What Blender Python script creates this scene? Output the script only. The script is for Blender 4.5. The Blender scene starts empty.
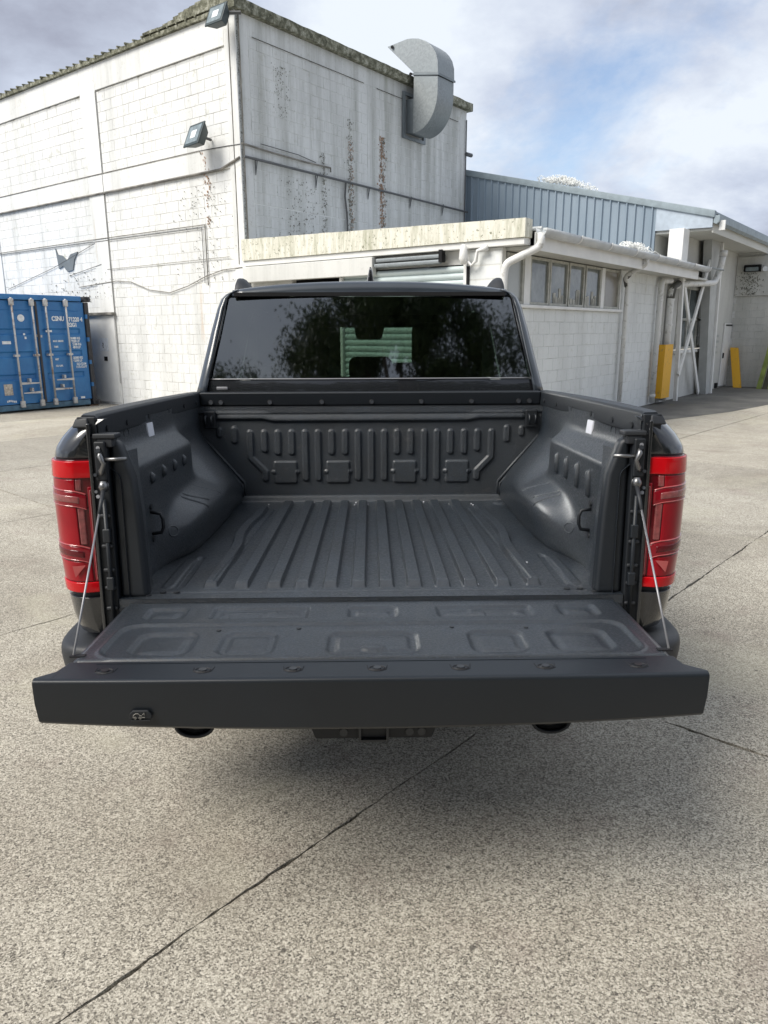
import bpy, math, random
import numpy as np
from math import sin, cos, pi, radians, hypot, atan2, sqrt
from mathutils import Vector, Matrix, noise as mnoise

scn = bpy.context.scene
COL = scn.collection
random.seed(4)

# ------------------------------------------------------------------ camera
CAM_H = 1.68
cam_data = bpy.data.cameras.new('camera')
cam = bpy.data.objects.new('camera', cam_data)
COL.objects.link(cam)
cam_data.sensor_fit = 'VERTICAL'
cam_data.sensor_height = 36.0
cam_data.lens = 730 * 36.0 / 1024
cam_data.clip_start = 0.05
cam_data.clip_end = 3000
_p, _r = radians(14.0), radians(0.2)
_f = Vector((0, cos(_p), -sin(_p)))
_r0 = Vector((1, 0, 0))
_d0 = _f.cross(_r0)
_rt = cos(_r) * _r0 + sin(_r) * _d0
_dn = -sin(_r) * _r0 + cos(_r) * _d0
_m = Matrix((( _rt.x, -_dn.x, -_f.x, 0), (_rt.y, -_dn.y, -_f.y, 0), (_rt.z, -_dn.z, -_f.z, CAM_H), (0, 0, 0, 1)))
cam.matrix_world = _m
scn.camera = cam

# ------------------------------------------------------------------ sun, sky, exposure
SUN_TO = Vector((-0.88, -0.55, 1.12)).normalized()     # direction towards the sun
sun_data = bpy.data.lights.new('sun', 'SUN')
sun_data.energy = 2.15
sun_data.angle = radians(32)
sun_data.color = (1.0, 0.95, 0.87)
sun = bpy.data.objects.new('sun', sun_data)
COL.objects.link(sun)
sun.rotation_euler = SUN_TO.to_track_quat('Z', 'Y').to_euler()
scn.view_settings.view_transform = 'Standard'
scn.view_settings.look = 'None'
scn.view_settings.gamma = 1
scn.view_settings.exposure = 1.1
try:
    scn.view_settings.use_curve_mapping = False
except Exception:
    pass
world = bpy.data.worlds.new('World')
scn.world = world
world.use_nodes = True
wn, wl = world.node_tree.nodes, world.node_tree.links
wn.clear()


def wnode(t, **k):
    n = wn.new(t)
    for a, b in k.items():
        if a in n.inputs:
            n.inputs[a].default_value = b
        else:
            setattr(n, a, b)
    return n


def wmath(op, a, b=None, c=None, clamp=False):
    n = wn.new('ShaderNodeMath'); n.operation = op; n.use_clamp = clamp
    for i, v in enumerate((a, b, c)):
        if v is None: continue
        if isinstance(v, (int, float)): n.inputs[i].default_value = v
        else: wl.new(v, n.inputs[i])
    return n.outputs[0]


sky = wn.new('ShaderNodeTexSky')
sky.sky_type = 'NISHITA'
sky.sun_disc = False
sky.sun_elevation = math.asin(SUN_TO.z)
sky.sun_rotation = atan2(SUN_TO.x, SUN_TO.y)
geo = wn.new('ShaderNodeTexCoord')
sep = wn.new('ShaderNodeSeparateXYZ'); wl.new(geo.outputs['Generated'], sep.inputs[0])
zc = wmath('ADD', wmath('MAXIMUM', sep.outputs['Z'], 0.0), 0.30)
cx_ = wmath('DIVIDE', sep.outputs['X'], zc); cy_ = wmath('DIVIDE', sep.outputs['Y'], zc)
cmb = wn.new('ShaderNodeCombineXYZ')
wl.new(cx_, cmb.inputs[0]); wl.new(cy_, cmb.inputs[1])


def cloud_noise(scale, off, detail=9, rough=0.62):
    mp = wn.new('ShaderNodeMapping'); mp.inputs['Location'].default_value = off
    wl.new(cmb.outputs[0], mp.inputs['Vector'])
    n = wn.new('ShaderNodeTexNoise'); n.inputs['Scale'].default_value = scale
    n.inputs['Detail'].default_value = detail; n.inputs['Roughness'].default_value = rough
    n.inputs['Distortion'].default_value = 0.25
    wl.new(mp.outputs[0], n.inputs['Vector'])
    return n.outputs['Fac']


def wramp(fac, stops):
    r = wn.new('ShaderNodeValToRGB')
    els = r.color_ramp.elements
    while len(els) < len(stops): els.new(0.5)
    for e, (p, c) in zip(els, stops):
        e.position = p; e.color = (*c, 1) if len(c) == 3 else c
    wl.new(fac, r.inputs[0])
    return r.outputs[0]


CLOUD_OFF = (21.9, 3.45, 3.0)
cover = wramp(cloud_noise(0.95, CLOUD_OFF), [(0.35, (0.12, 0.12, 0.12)), (0.49, (1, 1, 1))])
shade = wramp(cloud_noise(1.25, (31.0, 4.0, 2.0), 8, 0.58), [(0.36, (1.9, 2.05, 2.55)), (0.48, (2.9, 3.2, 3.85)), (0.60, (4.1, 4.4, 4.8))])
skyb = wn.new('ShaderNodeMix'); skyb.data_type = 'RGBA'; skyb.blend_type = 'MULTIPLY'
skyb.inputs[0].default_value = 1.0
wl.new(sky.outputs[0], skyb.inputs[6]); skyb.inputs[7].default_value = (0.85, 0.82, 0.82, 1)
mixc = wn.new('ShaderNodeMix'); mixc.data_type = 'RGBA'
wl.new(cover, mixc.inputs[0]); wl.new(skyb.outputs[2], mixc.inputs[6]); wl.new(shade, mixc.inputs[7])
bg = wn.new('ShaderNodeBackground'); bg.inputs['Strength'].default_value = 0.10
wl.new(mixc.outputs[2], bg.inputs['Color'])
wo = wn.new('ShaderNodeOutputWorld'); wl.new(bg.outputs[0], wo.inputs[0])


# ------------------------------------------------------------------ materials
class NT:
    def __init__(s, name):
        s.m = bpy.data.materials.new(name); s.m.use_nodes = True
        s.n, s.l = s.m.node_tree.nodes, s.m.node_tree.links
        s.b = s.n['Principled BSDF']

    def put(s, sock, v):
        if hasattr(v, 'links') or hasattr(v, 'is_output'): s.l.new(v, sock)
        elif isinstance(v, (tuple, list)) and len(v) == 3 and sock.type == 'RGBA': sock.default_value = (*v, 1)
        else: sock.default_value = v

    def pos(s, kind='Object', scale=(1, 1, 1), loc=(0, 0, 0)):
        if kind == 'World':
            g = s.n.new('ShaderNodeNewGeometry'); o = g.outputs['Position']
        else:
            g = s.n.new('ShaderNodeTexCoord'); o = g.outputs[kind]
        mp = s.n.new('ShaderNodeMapping'); s.l.new(o, mp.inputs[0])
        mp.inputs['Scale'].default_value = scale; mp.inputs['Location'].default_value = loc
        return mp.outputs[0]

    def noise(s, vec, scale, detail=4, rough=0.55, dist=0.0):
        n = s.n.new('ShaderNodeTexNoise'); s.l.new(vec, n.inputs['Vector'])
        n.inputs['Scale'].default_value = scale; n.inputs['Detail'].default_value = detail
        n.inputs['Roughness'].default_value = rough; n.inputs['Distortion'].default_value = dist
        return n.outputs['Fac']

    def voro(s, vec, scale, out='Distance', feature='F1'):
        n = s.n.new('ShaderNodeTexVoronoi'); n.feature = feature; s.l.new(vec, n.inputs['Vector'])
        n.inputs['Scale'].default_value = scale
        return n.outputs[out]

    def ramp(s, fac, stops, interp='LINEAR'):
        r = s.n.new('ShaderNodeValToRGB'); r.color_ramp.interpolation = interp
        els = r.color_ramp.elements
        while len(els) < len(stops): els.new(0.5)
        for e, (p, c) in zip(els, stops):
            if isinstance(c, (int, float)): c = (c, c, c)
            e.position = p; e.color = (*c, 1)
        s.l.new(fac, r.inputs[0])
        return r.outputs[0]

    def mix(s, fac, a, b, mode='MIX'):
        n = s.n.new('ShaderNodeMix'); n.data_type = 'RGBA'; n.blend_type = mode
        s.put(n.inputs[0], fac); s.put(n.inputs[6], a); s.put(n.inputs[7], b)
        return n.outputs[2]

    def math(s, op, a, b=0.0, clamp=False):
        n = s.n.new('ShaderNodeMath'); n.operation = op; n.use_clamp = clamp
        s.put(n.inputs[0], a); s.put(n.inputs[1], b)
        return n.outputs[0]

    def bump(s, h, strength=0.3, dist=0.01, normal=None):
        n = s.n.new('ShaderNodeBump'); n.inputs['Strength'].default_value = strength
        n.inputs['Distance'].default_value = dist; s.l.new(h, n.inputs['Height'])
        if normal is not None: s.l.new(normal, n.inputs['Normal'])
        s.l.new(n.outputs[0], s.b.inputs['Normal'])
        return n.outputs[0]

    def set(s, **k):
        names = dict(col='Base Color', rough='Roughness', metal='Metallic', coat='Coat Weight', crough='Coat Roughness',
                     spec='Specular IOR Level', trans='Transmission Weight', ior='IOR', alpha='Alpha', emis='Emission Color', estr='Emission Strength')
        for a, v in k.items(): s.put(s.b.inputs[names[a]], v)
        return s.m


def simple(name, col, rough=0.5, metal=0.0, var=0.12, vs=6.0, bump=0.0, bs=200, **k):
    t = NT(name)
    v = t.pos('Object')
    n = t.noise(v, vs, 5)
    c = t.mix(t.ramp(n, [(0.3, 0.0), (0.7, 1.0)]), tuple(x * (1 - var) for x in col), tuple(min(1, x * (1 + var)) for x in col))
    if bump: t.bump(t.noise(v, bs, 3), bump, 0.002)
    t.set(col=c, rough=rough, metal=metal, **k)
    return t.m


M = {}
# exposed aggregate concrete of the yard
def concrete(name, tone=1.0):
    t = NT(name)
    w = t.pos('World')
    big = t.noise(w, 0.45, 7, 0.7, 0.8)
    mid = t.noise(w, 2.2, 6, 0.65)
    sp = t.noise(w, 150, 2, 0.6)
    sp2 = t.noise(w, 60, 3, 0.7)
    vo = t.voro(w, 110, 'Color')
    wv = t.n.new('ShaderNodeVectorMath'); wv.operation = 'ADD'
    nz = t.n.new('ShaderNodeTexNoise'); t.l.new(w, nz.inputs['Vector']); nz.inputs['Scale'].default_value = 220; nz.inputs['Detail'].default_value = 1
    sc_ = t.n.new('ShaderNodeVectorMath'); sc_.operation = 'SCALE'; t.l.new(nz.outputs['Color'], sc_.inputs[0]); sc_.inputs['Scale'].default_value = 0.004
    t.l.new(w, wv.inputs[0]); t.l.new(sc_.outputs[0], wv.inputs[1])
    def cells(scale):
        v_ = t.n.new('ShaderNodeTexVoronoi'); t.l.new(wv.outputs[0], v_.inputs['Vector']); v_.inputs['Scale'].default_value = scale
        x_ = t.n.new('ShaderNodeSeparateXYZ'); t.l.new(v_.outputs['Color'], x_.inputs[0]); return x_.outputs[0]
    f_ = t.math('ADD', t.math('MULTIPLY', cells(200), 0.5), t.math('ADD', t.math('MULTIPLY', cells(360), 0.3), t.math('MULTIPLY', sp2, 0.2)))
    stone = t.ramp(f_, [(0.20, (0.085 * tone, 0.078 * tone, 0.07 * tone)), (0.36, (0.26 * tone, 0.242 * tone, 0.205 * tone)),
                        (0.56, (0.43 * tone, 0.405 * tone, 0.35 * tone)), (0.80, (0.66 * tone, 0.63 * tone, 0.56 * tone))])
    c = t.mix(t.ramp(big, [(0.35, 0.0), (0.65, 1.0)]), t.mix(1.0, stone, (0.70, 0.68, 0.66), 'MULTIPLY'), stone)
    c = t.mix(t.ramp(mid, [(0.30, 0.30), (0.46, 0.0)]), c, (0.19 * tone, 0.14 * tone, 0.125 * tone))
    drip = t.noise(w, 0.55, 6, 0.72, 1.8)
    c = t.mix(t.ramp(drip, [(0.52, 0.0), (0.70, 0.50)]), c, (0.17 * tone, 0.15 * tone, 0.125 * tone))
    stain = t.noise(w, 0.9, 3, 0.5, 1.2)
    c = t.mix(t.ramp(stain, [(0.56, 0.0), (0.70, 0.40)]), c, (0.40 * tone, 0.38 * tone, 0.30 * tone))
    spots = t.voro(w, 5.5)
    c = t.mix(t.ramp(spots, [(0.035, 0.75), (0.06, 0.0)]), c, (0.045, 0.04, 0.035))
    c = t.mix(1.0, c, (0.99, 0.98, 0.955), 'MULTIPLY')
    oi = t.n.new('ShaderNodeObjectInfo')
    c = t.mix(1.0, c, t.ramp(oi.outputs['Random'], [(0.0, (0.90, 0.90, 0.90)), (1.0, (1.06, 1.05, 1.03))]), 'MULTIPLY')
    t.bump(t.math('ADD', sp, t.math('MULTIPLY', sp2, 0.8)), 0.45, 0.006)
    t.set(col=c, rough=0.88)
    return t.m


M['concrete'] = concrete('yard_concrete', 1.10)
t = NT('asphalt'); w = t.pos('World')
c = t.ramp(t.noise(w, 60, 3, 0.7), [(0.35, (0.05, 0.05, 0.048)), (0.65, (0.13, 0.125, 0.115))])
c = t.mix(t.ramp(t.noise(w, 1.1, 5, 0.6), [(0.45, 0.0), (0.62, 0.7)]), c, (0.16, 0.155, 0.14))
c = t.mix(t.ramp(t.noise(w, 3.0, 4, 0.6), [(0.64, 0.0), (0.70, 0.6)]), c, (0.12, 0.15, 0.05))
t.bump(t.noise(w, 60, 3, 0.7), 0.4, 0.006)
M['asphalt'] = t.set(col=c, rough=0.8)
M['joint'] = simple('joint_dirt', (0.035, 0.03, 0.024), 0.95)


def painted_block(name, base=(0.74, 0.74, 0.70), dirt=0.35, streak=0.35, moss=0.3, frame='Object', rust=0.0, spots=0.0):
    """white painted masonry with rain streaks, grime and flaking; streaks run down the wall"""
    t = NT(name)
    w = t.pos('World')
    ws = t.pos('World', (1.6, 1.6, 0.12))
    fine = t.noise(w, 14, 6, 0.65)
    c = t.mix(t.ramp(t.noise(w, 0.7, 5, 0.6), [(0.35, 0.0), (0.7, 1.0)]), tuple(x * 0.88 for x in base), base)
    c = t.mix(t.math('MULTIPLY', t.ramp(t.noise(ws, 1.5, 7, 0.7), [(0.45, 0.0), (0.72, 1.0)]), streak), c, (0.27, 0.28, 0.25))
    c = t.mix(t.math('MULTIPLY', t.ramp(fine, [(0.56, 0.0), (0.72, 1.0)]), dirt), c, (0.30, 0.29, 0.25))
    if moss:
        mm = t.noise(w, 3.3, 6, 0.75)
        c = t.mix(t.math('MULTIPLY', t.ramp(mm, [(0.60, 0.0), (0.66, 1.0)]), moss), c, (0.33, 0.33, 0.22))
    if spots:
        sg = t.math('MULTIPLY', t.ramp(t.noise(w, 26, 3, 0.8), [(0.645, 0.0), (0.68, 1.0)]), t.ramp(t.noise(w, 1.1, 3, 0.5), [(0.48, 0.0), (0.60, 1.0)]))
        c = t.mix(t.math('MULTIPLY', sg, spots), c, (0.07, 0.07, 0.05))
    if rust:
        rs = t.noise(t.pos('World', (2.4, 2.4, 0.16), (3.3, 1.1, 0.0)), 1.6, 6, 0.75)
        c = t.mix(t.math('MULTIPLY', t.ramp(rs, [(0.63, 0.0), (0.70, 1.0)]), rust), c, (0.50, 0.30, 0.14))
    t.bump(fine, 0.25, 0.004)
    t.set(col=c, rough=0.75)
    return t.m


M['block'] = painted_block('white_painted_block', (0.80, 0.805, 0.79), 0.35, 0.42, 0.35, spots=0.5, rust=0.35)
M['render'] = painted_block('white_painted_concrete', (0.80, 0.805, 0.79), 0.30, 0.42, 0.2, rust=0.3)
M['block_side'] = painted_block('shaded_white_painted_block', (0.68, 0.695, 0.69), 0.35, 0.80, 0.25, spots=0.6)  # greyer base than the left wall: its shade is put into the paint colour
M['annex_block'] = painted_block('annex_painted_block', (0.76, 0.78, 0.77), 0.2, 0.22, 0.25)
M['annex_wall'] = painted_block('annex_painted_wall', (0.70, 0.70, 0.67), 0.25, 0.3, 0.1)
M['shed_wall'] = painted_block('shed_painted_wall', (0.62, 0.62, 0.59), 0.3, 0.4, 0.1, spots=0.2)
# block joints: dark grime gathers in some of them
def joint_mat(name, base, dark):
    t = NT(name); w = t.pos('World')
    c = t.mix(t.ramp(t.noise(w, 2.6, 5, 0.7), [(0.50, 0.0), (0.64, 1.0)]), base, dark)
    t.set(col=c, rough=0.9)
    return t.m
M['mortar'] = joint_mat('painted_mortar', (0.70, 0.695, 0.66), (0.28, 0.27, 0.23))
M['mortar_side'] = joint_mat('painted_mortar_side', (0.70, 0.71, 0.70), (0.44, 0.44, 0.42))
M['crack'] = simple('dark_crack', (0.07, 0.065, 0.055), 0.95, var=0.5, vs=3)
# the parapet band: white paint eaten by lichen
t = NT('mossy_parapet'); w = t.pos('World'); ws = t.pos('World', (5, 5, 0.8))
c = t.mix(t.ramp(t.noise(ws, 1.7, 6, 0.75), [(0.42, 0.0), (0.68, 1.0)]), (0.76, 0.74, 0.65), (0.40, 0.40, 0.30))
c = t.mix(t.ramp(t.noise(w, 17, 4, 0.8), [(0.58, 0.0), (0.66, 0.9)]), c, (0.10, 0.11, 0.05))
t.bump(t.noise(w, 20, 5, 0.7), 0.4, 0.01)
M['mossy'] = t.set(col=c, rough=0.9)
t = NT('dark_lichen_cap'); w = t.pos('World')
c = t.ramp(t.noise(w, 7, 7, 0.8), [(0.36, (0.05, 0.052, 0.035)), (0.5, (0.17, 0.17, 0.12)), (0.63, (0.42, 0.42, 0.35))])
t.bump(t.noise(w, 14, 6, 0.8), 0.8, 0.03)
M['lichen'] = t.set(col=c, rough=0.95)


def flaking(name):
    """rusty, blackened column of flaking paint (alpha-free: patch sheet of irregular flakes)"""
    t = NT(name); w = t.pos('World')
    c = t.ramp(t.noise(w, 9, 5, 0.8), [(0.35, (0.16, 0.14, 0.12)), (0.5, (0.36, 0.22, 0.14)), (0.65, (0.48, 0.34, 0.25))])
    t.set(col=c, rough=0.95)
    return t.m
M['flake'] = flaking('rust_flake')
M['black_flake'] = simple('black_mould', (0.21, 0.21, 0.18), 0.95, var=0.5, vs=5)
M['cable'] = simple('wall_cable', (0.10, 0.10, 0.10), 0.7)
M['cable_grey'] = simple('grime_cable', (0.20, 0.19, 0.17), 0.85, var=0.5, vs=4)
M['dark_pipe'] = simple('dark_conduit', (0.10, 0.105, 0.11), 0.6)
t = NT('galvanised'); v = t.pos('Object')
c = t.ramp(t.voro(v, 28, 'Color'), [(0.2, (0.24, 0.26, 0.27)), (0.8, (0.29, 0.315, 0.325))])
c = t.mix(t.ramp(t.noise(v, 1.6, 5, 0.6), [(0.45, 0.0), (0.65, 0.6)]), c, (0.27, 0.30, 0.31))
M['galv'] = t.set(col=c, rough=0.5, metal=0.55)
M['galv_dark'] = simple('galvanised_dark', (0.20, 0.225, 0.24), 0.5, 0.5, 0.2, 2.0)
M['lamp_body'] = simple('flood_lamp_body', (0.025, 0.04, 0.042), 0.45)
M['lamp_glass'] = simple('flood_lamp_glass', (0.20, 0.24, 0.25), 0.12, var=0.3, vs=10)
t = NT('blue_cladding'); w = t.pos('World', (1, 1, 0.25))
c = t.ramp(t.noise(w, 2.0, 5, 0.6), [(0.3, (0.20, 0.255, 0.31)), (0.7, (0.255, 0.31, 0.365))])
M['cladding'] = t.set(col=c, rough=0.42)
M['clad_light'] = simple('pale_blue_cladding', (0.40, 0.46, 0.53), 0.45)
M['flashing'] = simple('roof_flashing', (0.24, 0.29, 0.32), 0.5, var=0.15)
M['soffit'] = painted_block('soffit_paint', (0.60, 0.60, 0.56), 0.15, 0.1, 0.0)
M['white_paint'] = simple('white_gloss_paint', (0.74, 0.74, 0.72), 0.45, var=0.08, vs=3)
M['gutter'] = simple('pvc_gutter', (0.52, 0.54, 0.55), 0.45, var=0.14, vs=3)
t = NT('pipe_paint'); w = t.pos('World')
c = t.mix(t.ramp(t.noise(w, 9, 6, 0.7), [(0.54, 0.0), (0.70, 0.75)]), (0.70, 0.70, 0.68), (0.28, 0.27, 0.23))
M['pipe'] = t.set(col=c, rough=0.5)
M['pipe_dark'] = simple('dark_metal_bend', (0.10, 0.10, 0.09), 0.6)
M['roof_sheet'] = simple('corrugated_roof', (0.46, 0.48, 0.48), 0.55, var=0.25, vs=4)
M['timber_frame'] = simple('weathered_frame', (0.42, 0.42, 0.38), 0.7, var=0.25, vs=8)
M['grey_column'] = simple('grey_painted_steel', (0.42, 0.43, 0.42), 0.5, var=0.12, vs=3)
def pane_mat(name, a, b, rough=0.08):
    t = NT(name); v = t.pos('World')
    c = t.ramp(t.noise(v, 1.6, 4, 0.6), [(0.35, a), (0.65, b)])
    t.set(col=c, rough=rough, spec=0.9)
    return t.m
M['pane'] = pane_mat('dusty_window_pane', (0.10, 0.115, 0.11), (0.27, 0.29, 0.28))
M['pane_grey'] = pane_mat('frosted_window_pane', (0.30, 0.32, 0.31), (0.38, 0.40, 0.39), 0.3)
M['pane_tan'] = pane_mat('blinded_window_pane', (0.21, 0.20, 0.17), (0.27, 0.25, 0.21), 0.25)
M['pane_dark'] = pane_mat('dark_window_pane', (0.06, 0.075, 0.08), (0.20, 0.23, 0.23))
M['shutter'] = simple('roller_shutter_slat', (0.50, 0.57, 0.57), 0.4, 0.0, 0.06, 3)
M['dark_void'] = simple('dark_interior', (0.02, 0.02, 0.022), 0.9)
t = NT('yellow_guard_paint'); w = t.pos('World')
c = t.mix(t.ramp(t.noise(w, 8, 6, 0.7), [(0.58, 0.0), (0.66, 0.8)]), (0.75, 0.40, 0.02), (0.45, 0.27, 0.06))
M['yellow'] = t.set(col=c, rough=0.5)
M['green_wood'] = simple('mossy_plank', (0.16, 0.20, 0.05), 0.9, var=0.6, vs=5)
M['plank_dark'] = simple('dark_plank', (0.05, 0.05, 0.035), 0.9, var=0.4)
M['wire'] = simple('bleached_wire', (0.85, 0.85, 0.82), 0.6)
# container
t = NT('container_blue'); w = t.pos('Object')
c = t.mix(t.ramp(t.noise(w, 2.2, 5, 0.6), [(0.4, 0.0), (0.65, 1.0)]), (0.018, 0.135, 0.36), (0.03, 0.18, 0.43))
c = t.mix(t.ramp(t.noise(w, 9, 6, 0.8), [(0.66, 0.0), (0.72, 0.8)]), c, (0.12, 0.09, 0.07))
M['cblue'] = t.set(col=c, rough=0.42)
M['cblack'] = simple('container_dark_frame', (0.035, 0.035, 0.04), 0.6, var=0.4)
M['crail'] = simple('container_rail', (0.06, 0.13, 0.20), 0.6, var=0.4)
t = NT('lock_bar'); w = t.pos('Object')
c = t.mix(t.ramp(t.noise(w, 7, 6, 0.8), [(0.52, 0.0), (0.62, 1.0)]), (0.50, 0.50, 0.50), (0.27, 0.20, 0.16))
M['lockbar'] = t.set(col=c, rough=0.55, metal=0.3)
M['decal'] = simple('white_lettering', (0.72, 0.75, 0.78), 0.6, var=0.15, vs=20)
M['plate'] = simple('worn_csc_plate', (0.42, 0.38, 0.33), 0.5, var=0.4, vs=30)
M['wood_block'] = simple('timber_block', (0.14, 0.09, 0.06), 0.9, var=0.3)

# truck
t = NT('sprayed_bedliner'); v = t.pos('Object')
n1 = t.noise(v, 420, 3, 0.7); n2 = t.noise(v, 5, 5, 0.6)
c = t.mix(t.ramp(n2, [(0.35, 0.0), (0.7, 1.0)]), (0.005, 0.009, 0.014), (0.010, 0.017, 0.026))
c = t.mix(t.ramp(t.noise(v, 210, 2, 0.6), [(0.68, 0.0), (0.74, 0.5)]), c, (0.16, 0.165, 0.17))
c = t.mix(t.ramp(t.noise(t.pos('Object', (1, 0.5, 1)), 9, 6, 0.75), [(0.60, 0.0), (0.80, 0.35)]), c, (0.14, 0.135, 0.125))
c = t.mix(1.0, c, t.ramp(t.noise(v, 260, 2, 0.7), [(0.38, (0.55, 0.55, 0.55)), (0.52, (1.0, 1.0, 1.0)), (0.66, (2.2, 2.2, 2.2))]), 'MULTIPLY')
t.bump(t.math('ADD', n1, t.noise(v, 120, 3, 0.7)), 0.85, 0.004)
M['liner'] = t.set(col=c, rough=t.ramp(t.noise(v, 130, 2, 0.6), [(0.35, 0.28), (0.65, 0.60)]), spec=0.6, coat=0.60, crough=0.32)
t = NT('black_car_paint'); v = t.pos('Object')
t.bump(t.noise(v, 1.2, 2), 0.03, 0.01)
M['paint'] = t.set(col=t.mix(t.ramp(t.noise(v, 900, 2), [(0.6, 0.0), (0.75, 0.5)]), (0.010, 0.011, 0.013), (0.03, 0.032, 0.036)), rough=0.25, coat=1.0, crough=0.04)
M['roof_paint'] = simple('dark_grey_roof_paint', (0.026, 0.033, 0.042), 0.30, var=0.1, coat=0.7, crough=0.12)
M['plastic'] = simple('textured_black_plastic', (0.006, 0.009, 0.013), 0.50, var=0.12, vs=4, bump=0.25, bs=700, spec=0.6)
M['plastic_face'] = simple('tailgate_cap_plastic', (0.007, 0.010, 0.014), 0.42, var=0.18, vs=2.2, bump=0.2, bs=800, spec=0.5)
M['plastic_dark'] = simple('deep_black_plastic', (0.005, 0.007, 0.010), 0.55)
M['plastic_grey'] = simple('grey_bumper_plastic', (0.020, 0.022, 0.026), 0.55, bump=0.2, bs=500)
M['bolt'] = simple('black_bolt', (0.05, 0.053, 0.058), 0.35, 0.6)
M['bolt_dark'] = simple('recess', (0.008, 0.008, 0.010), 0.7)
M['steel'] = simple('bright_steel', (0.22, 0.22, 0.22), 0.35, 0.9)
M['cable_steel'] = simple('grey_cable', (0.30, 0.30, 0.31), 0.45, 0.6)
M['sticker'] = simple('white_sticker', (0.68, 0.69, 0.74), 0.5)
M['rubber'] = simple('tyre_rubber', (0.02, 0.02, 0.02), 0.85)
M['rim'] = simple('grey_alloy', (0.12, 0.12, 0.13), 0.35, 0.7)
t = NT('red_lens'); v = t.pos('Object')
M['red'] = t.set(col=t.ramp(t.noise(v, 9, 2), [(0.3, (0.23, 0.0, 0.006)), (0.7, (0.29, 0.001, 0.008))]), rough=0.30, coat=0.5, crough=0.03, spec=0.2)
M['red_bright'] = simple('bright_red_reflector', (0.46, 0.001, 0.005), 0.25, spec=0.2, coat=0.5, crough=0.03, var=0.05)
M['red_deep'] = simple('deep_red_lens', (0.09, 0.0, 0.004), 0.2, spec=0.3, coat=0.5, crough=0.03)
M['red_smoke'] = simple('smoked_red_lens', (0.20, 0.003, 0.010), 0.2, spec=0.3, coat=0.6, crough=0.03)
M['pink'] = simple('clear_ribbed_lens', (0.22, 0.05, 0.05), 0.25, coat=1.0, crough=0.03, var=0.3, vs=60)
M['pink_light'] = simple('pale_edge_and_glint', (0.36, 0.06, 0.06), 0.15, coat=1.0, crough=0.03)


def tinted(name, col, refl):
    m = bpy.data.materials.new(name); m.use_nodes = True
    n, l = m.node_tree.nodes, m.node_tree.links; n.clear()
    tr = n.new('ShaderNodeBsdfTransparent'); tr.inputs[0].default_value = (*col, 1)
    gl = n.new('ShaderNodeBsdfGlossy'); gl.inputs['Roughness'].default_value = 0.03
    gl.inputs['Color'].default_value = (0.92, 0.96, 1, 1)
    lw = n.new('ShaderNodeFresnel'); lw.inputs[0].default_value = 1.5
    ma = n.new('ShaderNodeMath'); ma.operation = 'MULTIPLY_ADD'
    ma.inputs[1].default_value = 1.6; ma.inputs[2].default_value = refl; l.new(lw.outputs[0], ma.inputs[0])
    mx = n.new('ShaderNodeMixShader'); l.new(ma.outputs[0], mx.inputs[0]); l.new(tr.outputs[0], mx.inputs[1]); l.new(gl.outputs[0], mx.inputs[2])
    o = n.new('ShaderNodeOutputMaterial'); l.new(mx.outputs[0], o.inputs[0])
    return m


M['tint'] = tinted('privacy_glass', (0.15, 0.20, 0.165), 0.075)
M['screen_glass'] = tinted('windscreen_glass', (0.75, 0.88, 0.80), 0.0)
M['side_glass'] = tinted('side_privacy_glass', (0.10, 0.13, 0.12), 0.03)
M['seat'] = simple('black_seat', (0.006, 0.006, 0.007), 0.8)
M['cabin'] = simple('black_cabin', (0.004, 0.004, 0.005), 0.9)
t = NT('leaf'); 
oi = t.n.new('ShaderNodeNewGeometry')
c = t.ramp(t.noise(t.pos('Object'), 1.3, 3), [(0.3, (0.030, 0.055, 0.016)), (0.7, (0.075, 0.115, 0.035))])
M['leaf'] = t.set(col=c, rough=0.6)
M['bark'] = simple('bark', (0.10, 0.08, 0.06), 0.9, var=0.4, vs=8)


# ------------------------------------------------------------------ mesh helpers
def link(o, parent=None):
    COL.objects.link(o)
    if parent is not None: o.parent = parent
    return o


def tag(o, label=None, cat=None, group=None, kind=None):
    for k, v in (('label', label), ('category', cat), ('group', group), ('kind', kind)):
        if v: o[k] = v
    return o


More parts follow.
